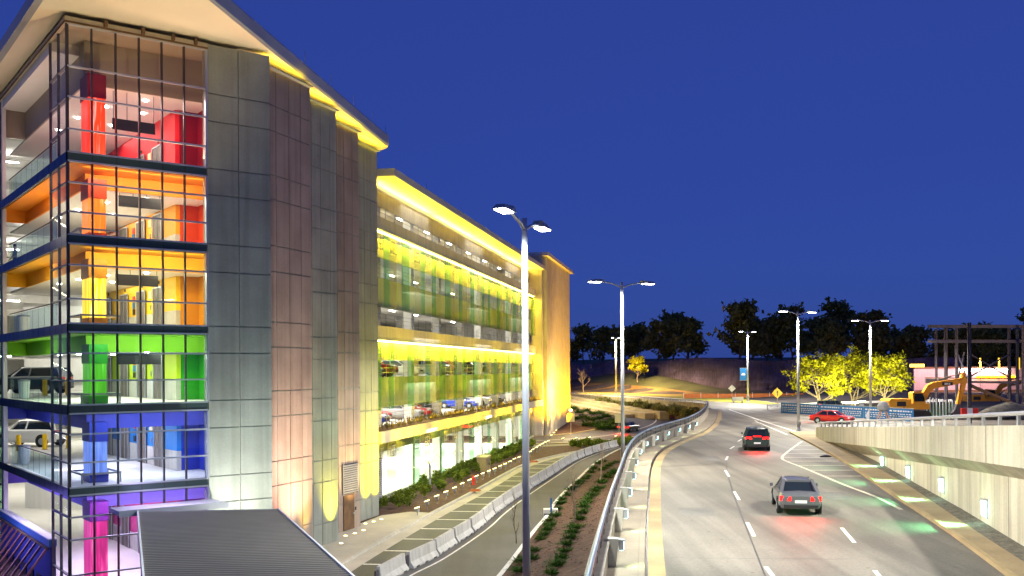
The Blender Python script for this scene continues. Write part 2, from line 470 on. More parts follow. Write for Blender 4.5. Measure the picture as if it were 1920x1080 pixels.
# right-hand raised ground behind the retaining wall
g = MB(); ys = [8 + 5*i for i in range(17)]
for i in range(16):
    y0, y1 = ys[i], ys[i+1]
    xs = [0.35, 9, 20, 60, 300]
    g.ribbon([(Rx(y0)+x, y0, wall_top(y0) - .95) for x in xs], [(Rx(y1)+x, y1, wall_top(y1) - .95) for x in xs])
struct('raised_road', g, M['asphalt'])

# ------------------------------------------------------------------ the main road
def wpath(y0, y1, n=60, z=0): return [Vector((Wx(lerp(y0,y1,k/n)), lerp(y0,y1,k/n), z)) for k in range(n+1)]
def smoothw(path, it=3):
    for _ in range(it):
        path = [path[0]] + [(path[i-1] + path[i]*2 + path[i+1])/4 for i in range(1, len(path)-1)] + [path[-1]]
    return path
WP = smoothw(wpath(6, 150, 90), 4)
wbase = atz(WP, ZU)
def strip(name, path, d0, d1, z0, z1, m):
    g = MB(); a, b = offset(path, d0), offset(path, d1)
    if z1 - z0 < .01: g.ribbon(atz(a, z0), atz(b, z0))
    else:
        for i in range(len(a)-1):
            pass
        A0, A1, B0, B1 = atz(a, z0), atz(a, z1), atz(b, z0), atz(b, z1)
        g.ribbon(A0, A1); g.ribbon(A1, B1); g.ribbon(B1, B0)
    return struct(name, g, m)
strip('walkway', wbase, -.1, .95, ZU-.05, ZU+.15, M['sidewalk'])
strip('kerb', wbase, .955, 1.15, ZU-.05, ZU+.17, M['sidewalk'])
strip('gutter_slot', wbase, 1.15, 1.25, ZU+.004, ZU+.004, M['black'])
strip('gutter_pan', wbase, 1.25, 1.80, ZU+.012, ZU+.012, M['pan'])
kx = [at_z(px, py, ZU) for px, py in [(1480,812),(1512,829),(1545,847),(1588,872),(1668,927),(1765,991),(1885,1080)]]
kx = smoothpath([kx[-1] + (kx[-1]-kx[-2])*1.2] + kx[::-1], 6)          # from near to far
kY, kX = [p.y for p in kx], [p.x for p in kx]
g = MB()
leftp = offset(wbase, 1.80); rows = [p for p in leftp if p.y < kY[-1]-1]
L_ = [Vector((p.x, p.y, ZU+.008)) for p in rows]
R_ = [Vector((interp(p.y, kY, kX), p.y, ZU+.008)) for p in rows]
for k in range(6):
    g.ribbon([lerp(a, b, k/6) for a, b in zip(L_, R_)], [lerp(a, b, (k+1)/6) for a, b in zip(L_, R_)])
# the junction beyond: out to the grass verge
ylast = rows[-1].y
left2 = [p for p in leftp if p.y >= ylast]
L2 = [Vector((p.x, p.y, ZU+.008)) for p in left2]
far_w = [(Wx(y)+1.0, y) for y in (153, 157, 162, 170, 180, 195, 211, 225, 245)]
L2 += [Vector((x, y, ZU+.008)) for x, y in far_w]
def rightlim(y):
    return 62 if y < 181 else min(62, max(18, 18 + (262 - y)/1.95))
nrow = len(L2)
for i in range(nrow-1):
    p, q = L2[i], L2[i+1]
    rp, rq = Vector((rightlim(p.y) if p.y > 92 else interp(p.y,[ylast,92],[interp(ylast,kY,kX),62]), p.y, ZU+.008)), Vector((rightlim(q.y) if q.y > 92 else interp(q.y,[ylast,92],[interp(ylast,kY,kX),62]), q.y, ZU+.008))
    for k in range(6): g.face([lerp(p,rp,k/6), lerp(p,rp,(k+1)/6), lerp(q,rq,(k+1)/6), lerp(q,rq,k/6)])
struct('road', g, M['asphalt'])
# brown sidewalk on the right, with kerb, then gravel to the wall foot
sr = [at_z(px, py, ZU) for px, py in [(1530,814.5),(1560,833),(1652,885.5),(1704,916),(1765.5,958),(1838,1008),(1920,1062)]]
sr = smoothpath([sr[-1] + (sr[-1]-sr[-2])*1.2] + sr[::-1], 6)
sY, sX = [p.y for p in sr], [p.x for p in sr]
g = MB(); g2 = MB(); g3 = MB(); n = 40
yy = [lerp(kx[0].y, kx[-1].y, k/n) for k in range(n+1)]
A = [Vector((interp(y, kY, kX), y, 0)) for y in yy]
B = [Vector((min(interp(y, sY, sX), 60), y, 0)) for y in yy]
g3.ribbon(atz(A, ZU-.02), atz(A, ZU+.15)); g3.ribbon(atz(A, ZU+.15), atz(offset(A,.18), ZU+.152)); 
g.ribbon(atz(offset(A,.18), ZU+.152), atz(B, ZU+.15))
yy2 = [y for y in yy if y < 87.5]
B2 = [Vector((interp(y, sY, sX), y, ZU+.15)) for y in yy2]; C2 = [Vector((Rx(y)+.1, y, ZU+.22)) for y in yy2]
g2.ribbon(B2, C2)
struct('right_kerb', g3, M['pan']); struct('right_walk', g, M['orangewalk']); struct('gravel_strip', g2, M['gravel'])
# painted markings
mk = MB()
def pline(pts, w, z=ZU+.014, mb=None):
    mb = mb or mk
    for a, b in zip(pts[:-1], pts[1:]):
        a, b = Vector(a), Vector(b); t = (b-a); t.z = 0; t.normalize(); nrm = Vector((t.y,-t.x,0))*w/2
        mb.face([(a.x-nrm.x,a.y-nrm.y,z),(a.x+nrm.x,a.y+nrm.y,z),(b.x+nrm.x,b.y+nrm.y,z),(b.x-nrm.x,b.y-nrm.y,z)])
dash = [((1392,819.5),(1396,817)),((1383.5,828),(1390,824)),((1369,842),(1376.5,837)),((1361,863),(1364.5,856)),((1367,894),(1360,882)),((1386,938),(1376.5,922)),((1414,1006),(1401,980)),((1452,1085),(1436,1063))]
for a, b in dash: pline([at_z(*a, ZU), at_z(*b, ZU)], .15)
pline([at_z(1602,1018,ZU), at_z(1578,990,ZU)], .15); pline([at_z(1662,1098,ZU), at_z(1640,1070,ZU)], .15)
pline([at_z(px,py,ZU) for px,py in [(1367,768),(1425,788),(1495,810.5)]], .28)
pline([at_z(px,py,ZU) for px,py in [(1415,789),(1440,800),(1476,815)]], .2)
struct('lane_markings', mk, M['line'])
mk = MB()      # tar seams beside the lane lines and across the road
sl = smoothpath([at_z(px,py,ZU) for px,py in [(1470,1110),(1416,990),(1386,920),(1372,870),(1376,845),(1400,815)]], 6)
pline(offset(sl, -.35), .05, z=ZU+.0115, mb=mk)
for y_, xa, xb in ((1046,1222,1600),(903,1226,1560),(846,1262,1470)):
    a, b = at_z(xa,y_,ZU), at_z(xb,y_+3,ZU); n_ = 9
    pline([lerp(a,b,k/n_) + Vector((0, .18*noise.noise(Vector((k*1.3,y_,0))), 0)) for k in range(n_+1)], .045, z=ZU+.0105, mb=mk)
struct('tar_seams', mk, M['tar'])
mk = MB()
for cx_, cy_, sx, sy in ((1300,960,1.5,2.6),(1560,930,1.2,3.0),(1330,860,1.3,4.5)):
    c_ = at_z(cx_, cy_, ZU); mk.face([(c_.x-sx/2,c_.y-sy/2,ZU+.0095),(c_.x+sx/2,c_.y-sy/2+.1,ZU+.0095),(c_.x+sx/2+.3,c_.y+sy/2,ZU+.0095),(c_.x-sx/2+.3,c_.y+sy/2,ZU+.0095)])
struct('asphalt_patches', mk, M['patch'])
mk = MB()
pline(smoothpath([at_z(px,py,ZU) for px,py in [(1504,827.5),(1485,841),(1470,853),(1466.5,858.5),(1472,864),(1513,880),(1582,909),(1640,931),(1690,956)]], 5), .2, mb=mk)
for y_, xa in [(836,1493),(843,1483),(850.5,1474),(858,1469),(865,1476),(873,1497),(882,1517),(893,1545)]:
    p = at_z(xa, y_, ZU); q = at_z(xa+60, y_+2.2, ZU); e = interp(p.y, kY, kX)
    pline([p, Vector((e-.15, p.y - .3*(e-p.x)/6, ZU))], .2, z=ZU+.016, mb=mk)
struct('hatch_markings', mk, M['line_dim'])
single('oil_rag', (lambda b: (b.lathe([(.25,0),(.3,.05),(.16,.12),(.03,.16)], 9), b)[1])(MB(Matrix.Translation(at_z(1548,857,ZU+.01)) @ Matrix.Diagonal((1.6,.7,1,1)))), M['black'], 'small dark lump of debris lying on the hatched road marking', 'debris', base=at_z(1548,857,ZU+.01))

# ------------------------------------------------------------------ lower road, hatched shoulder, planter bed
cz = [at_z(px, py, G0) for px, py in [(560,1112),(638.5,1059),(781,978),(888,922),(979,873),(1054,852.5),(1100,845),(1150,838)]]
bz = [at_z(px, py, G0) for px, py in [(690,1122),(753,1080),(820,1046),(900,993),(936,962),(979,930),(1035,893),(1075,867),(1110,852),(1157,838),(1185,833)]]
pz = [at_z(px, py, G0) for px, py in [(830,1200),(935.6,1080),(995.5,1002),(1022,971),(1042,940),(1078,904),(1115.5,869),(1155,846),(1178,838)]]
cz, bz, pz = smoothpath(cz, 6), smoothpath(bz, 6), smoothpath(pz, 6)
cY, cX = [p.y for p in cz], [p.x for p in cz]; bY, bX = [p.y for p in bz], [p.x for p in bz]; pY, pX = [p.y for p in pz], [p.x for p in pz]
yy = [lerp(40, 122, k/50) for k in range(51)]
def ln(fY, fX, z, d=0): return [Vector((interp(y, fY, fX)+d, y, z)) for y in yy]
g = MB(); g.ribbon(ln(cY,cX,G0+.005,.75), ln(pY,pX,G0+.005)); 
struct('lower_road', g, M['asphalt_dark'])
g = MB(); g.ribbon(ln(cY,cX,G0+.012,.2), ln(cY,cX,G0+.012,1.1)); struct('concrete_gutter', g, M['apron'])
g = MB(); g.ribbon(ln(cY,cX,G0-.02,.2), ln(cY,cX,G0+.15,.2)); g.ribbon(ln(cY,cX,G0+.15,.2), ln(cY,cX,G0+.15,0)); struct('roadside_kerb', g, M['conc'])
g = MB(); g.ribbon(ln(pY,pX,G0-.02), ln(pY,pX,G0+.15)); g.ribbon(ln(pY,pX,G0+.15), ln(pY,pX,G0+.15,.25)); struct('planter_kerb', g, M['conc_white'])
mk = MB()
y = 42.0
while y < 110:
    a = Vector((interp(y,cY,cX)+1.15, y+.25, 0)); b = Vector((interp(y,bY,bX)-.6, y-.1, 0))
    if b.x - a.x > .4: pline([a, b], .24, z=G0+.011, mb=mk)
    y += 3.65
pline([Vector((p.x+.42, p.y, 0)) for p in bz], .12, z=G0+.011, mb=mk)
struct('shoulder_hatching', mk, M['line'])
def bed_z(x, y):
    a, b = interp(y, pY, pX)+.25, Wx(y)-.2
    t = max(0, min(1, (x-a)/(b-a))); return lerp(G0+.12, 2.3, t)
g = MB()
for k in range(8):
    f = lambda t: [Vector((lerp(interp(y,pY,pX)+.25, Wx(y)-.05, t), y, lerp(G0+.12, 2.3, t) + .06*noise.noise(Vector((y*.8,t*9,0))))) for y in yy]
    g.ribbon(f(k/8), f((k+1)/8))
struct('planter_bed', g, M['mulch'])
# concrete apron in front of the panels
ap = [at_z(px,py,G0) for px,py in [(560,1112),(638.5,1059),(781,978),(806,964),(770,962),(716,969),(660,990),(590,1025),(430,1105)]]
g = MB(); g.face([(p.x,p.y,G0+.10) for p in ap]); 
struct('apron', g, M['apron'])

# loop ramp
lp = smoothpath([at_low(px,py) for px,py in [(960,829),(1060,824),(1130,818),(1185,808),(1222,796),(1228,784),(1195,772),(1130,761),(1060,753)]], 8)
g = MB(); a, b = offset(lp, -5.2), offset(lp, 5.4)
def lift(ps, d): return [Vector((p.x, p.y, h_low(p.y)+d)) for p in ps]
for k in range(4):
    g.ribbon(lift([lerp(p,q,k/4) for p,q in zip(a,b)], .03), lift([lerp(p,q,(k+1)/4) for p,q in zip(a,b)], .03))
struct('loop_ramp', g, M['asphalt_dark'])
g = MB(); i0 = offset(lp, -5.2); i1 = offset(lp, -5.6)
g.ribbon(lift(i0,.0), lift(i0,.16)); g.ribbon(lift(i0,.16), lift(i1,.16)); o0, o1 = offset(lp, 5.4), offset(lp, 5.9)
g.ribbon(lift(o0,.0), lift(o0,.16)); g.ribbon(lift(o0,.16), lift(o1,.16))
struct('ramp_kerb', g, M['terrace'])
mk = MB(); e0, e1 = offset(lp, 3.8), offset(lp, 4.0); g.v  # edge line
mk.ribbon(lift(e0,.045), lift(e1,.045)); e0, e1 = offset(lp, -.1), offset(lp, .12); mk.ribbon(lift(e0,.045), lift(e1,.045))
struct('ramp_lines', mk, M['line'])
fw = [at_z(px,py,G0) for px,py in [(960,842),(1060,836),(1130,834),(1185,831)]]; fw2 = [at_z(px,py,G0) for px,py in [(960,834),(1060,829.5),(1130,828),(1185,826)]]
g = MB(); g.ribbon(atz(fw, G0+.05), atz(fw2, G0+.05)); struct('front_walk', g, M['sidewalk'])

# ------------------------------------------------------------------ parapet wall with rail on the left of the road
par = thing('parapet_wall', (Wx(60), 60, ZU), 'long curved concrete parapet wall with a steel handrail beside the main road', 'wall')
g = MB(); PT = 4.78
A, B = offset(wbase, -.38), wbase
for z0, z1, a, b in ((.0, PT, A, B),):
    g.ribbon(atz(a,z0), atz(a,z1)); g.ribbon(atz(b,z0), atz(b,z1)); g.ribbon(atz(a,z1), atz(b,z1))
build('wall_body', g, M['parconc'], par)
g = MB(); a, b = offset(wbase, -.44), offset(wbase, .06)
g.ribbon(atz(a,PT+.004), atz(a,PT+.09)); g.ribbon(atz(b,PT+.004), atz(b,PT+.09)); g.ribbon(atz(a,PT+.09), atz(b,PT+.09)); g.ribbon(atz(a,PT+.004), atz(b,PT+.004))
build('coping', g, M['parconc'], par)
g = MB(); a, b = offset(wbase, -.21), offset(wbase, -.17)
for z0, z1 in ((PT+.12, PT+.50),):
    g.ribbon(atz(a,z0), atz(a,z1)); g.ribbon(atz(b,z0), atz(b,z1)); g.ribbon(atz(a,z1), atz(b,z1))
build('infill_panel', g, M['blackmetal'], par)
rl = offset(wbase, -.19)
g = MB(); g.tube(atz(rl, PT+.62), .075, 8); build('handrail', g, M['bluesteel'], par, smooth=True)
g = MB(); g.tube(atz(rl, PT+.36), .05, 6); g.tube(atz(rl, PT+.48), .035, 6); build('lower_rail', g, M['blackmetal'], par, smooth=True)
for p, t in along(rl, 2.4):
    g = MB(); g.box(p.x-.035, p.x+.035, p.y-.035, p.y+.035, PT+.08, PT+.6); build('rail_post', g, M['blackmetal'], par)
# far part of the wall: stone-faced, curving left
FP = smoothw([Vector((Wx(y), y, 0)) for y in [150+2*k for k in range(49)]], 3)
par2 = thing('stone_wall', (FP[20].x, FP[20].y, 2.5), 'olive stone faced wall with a thin rail curving behind the loop ramp', 'wall')
g = MB(); a, b = offset(FP, -.5), FP
def ftop(p): return 4.75 
g.ribbon([Vector((p.x,p.y,h_low(p.y)-.3)) for p in a], atz(a, 4.75)); g.ribbon(atz(a,4.75), atz(b,4.75)); g.ribbon(atz(b,3.8), atz(b,4.75))
build('wall_body', g, M['stone'], par2)
g = MB(); g.tube(atz(offset(FP,-.2), 5.15), .07, 6)
for p, t in along(FP, 3.0): g.box(p.x-.05,p.x+.05,p.y-.05,p.y+.05,4.75,5.15)
build('handrail', g, M['pole'], par2)
ter = thing('terrace_walls', (FP[16].x-4, FP[16].y, 2.0), 'tan stepped concrete terraces between the loop ramp and the stone wall', 'terrace')
for d, z in ((-2.2, 3.1), (-4.0, 2.75), (-5.8, 2.4)):
    g = MB(); q = [p for p in FP if p.y > 163 + (d+2.2)*-1.6]; a, b = offset(q, d-1.7), offset(q, d)
    g.ribbon([Vector((p.x,p.y,h_low(p.y)-.2)) for p in a], [Vector((p.x,p.y,max(z, h_low(p.y)+z-1.9))) for p in a])
    g.ribbon([Vector((p.x,p.y,max(z, h_low(p.y)+z-1.9))) for p in a], [Vector((p.x,p.y,max(z, h_low(p.y)+z-1.9))) for p in b])
    for k in (0, len(a)-1):
        zt_ = max(z, h_low(a[k].y)+z-1.9); g.face([(a[k].x,a[k].y,h_low(a[k].y)-.5),(b[k].x,b[k].y,h_low(b[k].y)-.5),(b[k].x,b[k].y,zt_),(a[k].x,a[k].y,zt_)])
    build('step_wall', g, M['terrace'], ter)
# wall lamps on pilasters
def wdir(Y):
    t = Vector((Wx(Y+.5)-Wx(Y-.5), 1, 0)).normalized(); return t, Vector((t.y, -t.x, 0))
pil_Y = [24.5, 31.1, 37.7, 44.3, 51, 58.5, 66, 73, 79, 84.6, 89.5, 94, 98.5]
proto = None
for i, Y in enumerate(pil_Y):
    t, nrm = wdir(Y); x = Wx(Y)
    ang = math.atan2(nrm.y, nrm.x)
    if proto is None:
        proto = thing('pilaster_lamp', (0,0,0), '', 'wall lamp', 'pilaster lamps along the parapet wall')
        g = MB(); g.hexa([(-.02,-.19,.05),(.26,-.16,.05),(.26,.16,.05),(-.02,.19,.05)], [(-.02,-.22,.92),(.34,-.19,.92),(.34,.19,.92),(-.02,.22,.92)])
        build('pilaster', g, M['conc'], proto)
        g = MB(); g.box(.345,.50,-.15,.15,.56,.84); g.hexa([(.345,-.16,.842),(.56,-.16,.842),(.56,.16,.842),(.345,.16,.842)],[(.345,-.16,.90),(.52,-.16,.88),(.52,.16,.88),(.345,.16,.90)])
        build('housing', g, M['grey'], proto)
        g = MB(); g.box(.502,.515,-.12,.12,.59,.81); g.box(.37,.49,-.12,.12,.545,.557); build('lens', g, M['lamp_cyan'], proto)
        o = proto
    else: o = dup(proto, (0,0,0))
    o.location = (x, Y, ZU+.12); o.rotation_euler = (0,0,ang)
    o['label'] = ('white pilaster lamp on the parapet wall, closest to the camera' if i == 0 else 'white pilaster lamp on the parapet wall, last one before the bend' if i == len(pil_Y)-1 else 'white pilaster lamp between the end ones along the parapet wall')
    lp_ = Vector((x, Y, ZU+.66)) + nrm*.6
    light('SPOT', lp_, 40, (.80, 1, .36), aim=lp_ + nrm*.75 + Vector((0,0,-.6)), size=.08, spot=125, blend=.9)

# ------------------------------------------------------------------ retaining wall on the right
rw = thing('retaining_wall', (Rx(50), 50, ZU), 'tall cream concrete retaining wall with a cantilevered upper band right of the road', 'wall')
yy = [lerp(12, 88.4, k/60) for k in range(61)]
foot = [Vector((Rx(y), y, ZU-.1)) for y in yy]
up = offset(foot, -.75)
def lowtop(y): return max(ZU-.1, 5.42 - .064*(y-49.2))
def bandbot(y): return max(ZU-.1, 5.98 - .058*(y-49.5))
g = MB(); g.ribbon(foot, [Vector((p.x,p.y,lowtop(p.y))) for p in foot]); build('lower_wall', g, M['wallconc'], rw)
g = MB(); g.ribbon([Vector((p.x,p.y,lowtop(p.y))) for p in foot], [Vector((q.x,q.y,bandbot(p.y))) for p,q in zip(foot,up)]); build('sloped_soffit', g, M['wallconc'], rw)
g = MB(); top = [Vector((q.x,q.y,wall_top(p.y))) for p,q in zip(foot,up)]; bk = offset(up, .4); bt = [Vector((q.x,q.y,wall_top(p.y))) for p,q in zip(foot,bk)]
g.ribbon([Vector((q.x,q.y,bandbot(p.y))) for p,q in zip(foot,up)], top); g.ribbon(top, bt); g.ribbon(bt, [v - Vector((0,0,1.3)) for v in bt])
e = len(foot)-1; g.face([(up[e].x,up[e].y,ZU-.1),(bk[e].x+.5,bk[e].y,ZU-.1),(bt[e].x+.5,bt[e].y,bt[e].z),top[e]])
build('upper_band', g, M['wallconc'], rw)
# panel joints: narrow dark recess strips standing 3 mm proud of the faces
g = MB()
for y in [16,22.5,29,35.5,42,48.5,55,61.5,68,74.5,81]:
    t = Vector((Rx(y+.5)-Rx(y-.5),1,0)).normalized(); nr = Vector((-t.y,t.x,0)); w = t*.03
    f = Vector((Rx(y),y,0)) + nr*.004; u = Vector((Rx(y),y,0)) + nr*.754
    z1 = lowtop(y); z2 = bandbot(y); z3 = wall_top(y)
    g.face([f-w+Vector((0,0,ZU)), f+w+Vector((0,0,ZU)), f+w+Vector((0,0,z1)), f-w+Vector((0,0,z1))])
    g.face([f-w+Vector((0,0,z1-.004)), f+w+Vector((0,0,z1-.004)), u+w+Vector((0,0,z2-.004)), u-w+Vector((0,0,z2-.004))])
    g.face([u-w+Vector((0,0,z2)), u+w+Vector((0,0,z2)), u+w+Vector((0,0,z3)), u-w+Vector((0,0,z3))])
build('joint', g, M['steelframe'], rw)
g = MB(); rp = [Vector((q.x,q.y,wall_top(p.y)+.40)) for p,q in zip(foot,offset(up,.2))]
g.tube(rp, .07, 8); build('handrail', g, M['pole'], rw, smooth=True)
for p, t in along(rp, 2.3):
    g = MB(); g.box(p.x-.05,p.x+.05,p.y-.05,p.y+.05,p.z-.42,p.z); build('rail_post', g, M['grey'], rw)
proto = None
for i, (px, py) in enumerate([(1657,867),(1706,886),(1769,911),(1850,955)]):
    # intersection of the pixel ray with the wall face
    best = min((abs(at_y(px,py,y).x - Rx(y)), y) for y in [30 + .1*k for k in range(560)])
    p = at_y(px, py, best[1]); Y = p.y
    t = Vector((Rx(Y+.5)-Rx(Y-.5),1,0)).normalized(); nr = Vector((-t.y,t.x,0))
    if proto is None:
        proto = thing('wall_lamp', (0,0,0), '', 'wall lamp', 'wall lamps on the retaining wall')
        g = MB(); g.box(0,.05,-.24,.24,-.34,.36); g.hexa([(0,-.25,.362),(.2,-.25,.362),(.2,.25,.362),(0,.25,.362)],[(0,-.25,.42),(.16,-.25,.40),(.16,.25,.40),(0,.25,.42)]); build('housing', g, M['grey'], proto)
        g = MB(); g.hexa([(.052,-.22,-.30),(.16,-.17,-.24),(.16,.17,-.24),(.052,.22,-.30)],[(.052,-.22,.34),(.19,-.17,.30),(.19,.17,.30),(.052,.22,.34)]); build('lens', g, M['lamp_cyan'], proto)
        o = proto
    else: o = dup(proto, (0,0,0))
    o.location = p; o.rotation_euler = (0,0,math.atan2(nr.y,nr.x))
    o['label'] = 'glowing rectangular wall lamp on the retaining wall, ' + ['farthest from the camera', 'second from the far end', 'second from the near end', 'nearest to the camera'][i]
    q = p + nr*.35
    light('SPOT', q, 1500, (.22, 1, .42), aim=q + nr*4.0 + Vector((0,0,-1.25)), size=.15, spot=84, blend=1)
    light('POINT', p + nr*.75 + Vector((0,0,.1)), 12, (.70, 1, .62), size=.12)
q = Vector((Rx(31)-.4, 31, 6.0)); 
# ------------------------------------------------------------------ elevator tower (coloured floors)
C0 = Vector((-18.5, 41, 0)); AX = Vector((.8, .6, 0)); BX = Vector((-.6, .8, 0))
TM = Matrix(((.8, -.6, 0, -18.5), (.6, .8, 0, 41), (0, 0, 1, 0), (0, 0, 0, 1)))
def T(p, q, z): return TM @ Vector((p, q, z))
def TB(): return MB(TM)
tw = thing('elevator_tower', T(3, 5, G0), 'glass cornered garage tower with one bright colour on each floor under a wide roof', 'parking garage')
# name, floor z, top of storey z, ceiling z, lobby colour, dark recess colour, cove colour, light colour, cove power
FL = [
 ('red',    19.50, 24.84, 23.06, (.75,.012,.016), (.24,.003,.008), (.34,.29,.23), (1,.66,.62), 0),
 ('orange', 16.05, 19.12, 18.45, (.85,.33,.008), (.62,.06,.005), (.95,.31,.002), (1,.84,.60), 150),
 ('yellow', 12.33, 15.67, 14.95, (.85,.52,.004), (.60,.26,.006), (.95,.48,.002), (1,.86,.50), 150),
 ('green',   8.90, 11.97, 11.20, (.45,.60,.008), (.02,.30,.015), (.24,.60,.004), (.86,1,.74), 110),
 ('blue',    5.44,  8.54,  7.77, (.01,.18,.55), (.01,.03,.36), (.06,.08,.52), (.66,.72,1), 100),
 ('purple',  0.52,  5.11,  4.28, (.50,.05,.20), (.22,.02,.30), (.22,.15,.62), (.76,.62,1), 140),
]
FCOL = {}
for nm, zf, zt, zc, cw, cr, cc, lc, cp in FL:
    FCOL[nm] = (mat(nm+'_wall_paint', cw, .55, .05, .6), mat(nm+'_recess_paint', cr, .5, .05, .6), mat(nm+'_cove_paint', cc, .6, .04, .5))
def colmat(name, col, s):
    m, nt, b = nt_new(name); N, L = nt.nodes, nt.links
    g = N.new("ShaderNodeNewGeometry"); mp = N.new("ShaderNodeMapping"); mp.inputs["Scale"].default_value = (7, 7, .35)
    L.new(g.outputs["Position"], mp.inputs["Vector"])
    n = N.new("ShaderNodeTexNoise"); n.inputs["Scale"].default_value = 1; n.inputs["Detail"].default_value = 3; n.inputs["Distortion"].default_value = 1.2
    L.new(mp.outputs["Vector"], n.inputs["Vector"])
    r = N.new("ShaderNodeValToRGB"); r.color_ramp.elements[0].position = .35; r.color_ramp.elements[1].position = .72
    r.color_ramp.elements[0].color = (*[c*.45 for c in col], 1); r.color_ramp.elements[1].color = (*[min(1, c*1.1+.28) for c in col], 1)
    e = r.color_ramp.elements.new(.60); e.color = (*col, 1)
    L.new(n.outputs["Fac"], r.inputs["Fac"])
    b.inputs["Base Color"].default_value = (*[c*.6 for c in col], 1); b.inputs["Roughness"].default_value = .45
    L.new(r.outputs["Color"], b.inputs["Emission Color"]); b.inputs["Emission Strength"].default_value = s
    return m
COLM = {'red': colmat('red_acrylic', (1,.04,.004), 1.0), 'orange': colmat('orange_acrylic', (1,.20,.01), 1.0), 'yellow': colmat('yellow_acrylic', (1,.62,.01), 1.1),
        'green': colmat('green_acrylic', (.10,.55,.02), .55), 'blue': colmat('blue_acrylic', (.14,.24,.75), .75), 'purple': colmat('magenta_acrylic', (.85,.04,.30), .6)}
PM = [-.0, .98, 1.96, 2.93, 3.91, 4.89, 5.86]      # mullion positions along the front
QM = [1.55, 3.10]                                   # and along the left return
rails = {'red': [23.08, 21.80, 20.46], 'orange': [18.23, 17.0], 'yellow': [14.78, 13.35], 'green': [11.08, 9.92], 'blue': [7.67, 6.47], 'purple': [4.2, 3.26, 1.77]}
for k, (nm, zf, zt, zc, cw, cr, cc, lc, cp) in enumerate(FL):
    mw, mr, mc = FCOL[nm]
    top_z = FL[k-1][1] - .38 if k else 25.0       # underside of the slab above
    # floor slab
    g = TB(); g.box(.12, 7.6, .12, 60, zf-.36, zf-.01) if k < 5 else g.box(.12, 7.6, .12, 60, zf-.1, zf)
    if k: pass
    g.box(7.6, 24, 19.4, 60, zf-.36, zf-.01)
    build('floor_slab', g, M['floor'], tw)
    # white lobby ceiling with a raised coloured cove at the glass
    g = TB(); g.box(1.3, 7.6, 2.3, 20, zc, zc+.08); build('lobby_ceiling', g, M['white'], tw)
    g = TB(); g.box(1.22, 7.6, 2.22, 2.3, zc-.02, top_z); g.box(1.22, 1.3, 2.3, 15.2, zc-.02, top_z); g.box(.1, 1.22, 15.1, 15.2, zc-.02, top_z)
    g.box(.14, 7.6, .14, 2.22, top_z-.05, top_z-.003); g.box(.14, 1.22, 2.22, 15.1, top_z-.05, top_z-.003)
    build('cove_bulkhead', g, mc, tw)
    # elevator wall: paint above, grey wainscot below
    g = TB(); g.box(5.88, 6.1, 4.34, 19.2, zf+.95, zc-.005); build('elevator_wall', g, mw, tw)
    g = TB(); g.box(5.86, 6.1, 4.345, 19.2, zf, zf+.945); build('wainscot', g, M['conc'], tw)
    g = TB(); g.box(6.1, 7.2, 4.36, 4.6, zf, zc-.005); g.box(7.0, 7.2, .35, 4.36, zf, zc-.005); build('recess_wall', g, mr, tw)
    for dq0, dq1 in ((6.3, 7.6), (9.1, 10.5), (12.3, 13.7), (15.7, 17.1)):
        g = TB(); g.box(5.80, 5.855, dq0, dq1, zf, zf+2.2); d = build('elevator_door', g, M['steel'], tw)
        g = TB(); g.box(5.77, 5.797, (dq0+dq1)/2-.008, (dq0+dq1)/2+.008, zf+.02, zf+2.15); g.box(5.76,5.797,dq0-.06,dq0,zf,zf+2.26); g.box(5.76,5.797,dq1,dq1+.06,zf,zf+2.26); g.box(5.76,5.797,dq0-.06,dq1+.06,zf+2.2,zf+2.26); build('door_frame', g, M['alu'], d)
        g = TB(); g.box(5.84, 5.877, (dq0+dq1)/2-.09, (dq0+dq1)/2+.09, zf+2.42, zf+2.56); build('floor_indicator', g, M['black'], tw)
    g = TB(); g.box(6.94, 6.997, .9, 1.9, zf, zf+2.15); build('service_door', g, M['timber'], tw)
    if k < 5:
        for z0, z1, mm in ((1.75, 2.05, M['red']), (1.38, 1.72, M['sign_tq'] if 'sign_tq' in M else M['bluewrap']), (1.05, 1.35, M['black'])):
            g = TB(); g.box(5.84, 5.878, 11.1, 11.5, zf+z0, zf+z1); build('wall_sign', g, mm, tw)
        g = TB(); g.box(5.84, 5.878, 8.1, 8.6, zf+1.75, zf+2.15); build('wall_sign', g, M['cream'], tw)
        g = TB(); g.box(5.84, 5.878, 8.28, 8.4, zf+1.15, zf+1.4); build('call_panel', g, M['alu'], tw)
    # glowing clad column
    g = TB(); g.box(1.2, 1.9, 1.5, 2.75, zf+.34, zc-.55 if k else zc-.75); build('clad_column', g, COLM[nm], tw)
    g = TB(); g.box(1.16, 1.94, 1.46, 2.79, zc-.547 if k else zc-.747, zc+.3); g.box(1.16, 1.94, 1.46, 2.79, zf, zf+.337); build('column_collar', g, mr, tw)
    if nm in ('green', 'blue', 'yellow', 'orange'):
        g = TB(); c = [( .75,1.1), (2.35,1.1), (2.35,3.15), (.75,3.15)]
        for i in range(4):
            a, b = c[i], c[(i+1)%4]; g.bar((a[0],a[1],zf+.42), (b[0],b[1],zf+.42), .08); g.bar((a[0],a[1],zf), (a[0],a[1],zf+.42), .06)
        build('guard_rail', g, M['grey'], tw)
    # glazing and its frame
    rz = rails[nm]; zs = [zf-.0] + rz[::-1] + [zt]
    g = TB()
    for i in range(6):
        for j in range(len(zs)-1):
            g.box(PM[i]+.035, PM[i+1]-.035, .0, .012, zs[j]+.03, zs[j+1]-.03)
    qq = [0, 1.55, 3.1]
    for i in range(2):
        for j in range(len(zs)-1): g.box(-.006, .006, qq[i]+.035, qq[i+1]-.035, zs[j]+.03, zs[j+1]-.03)
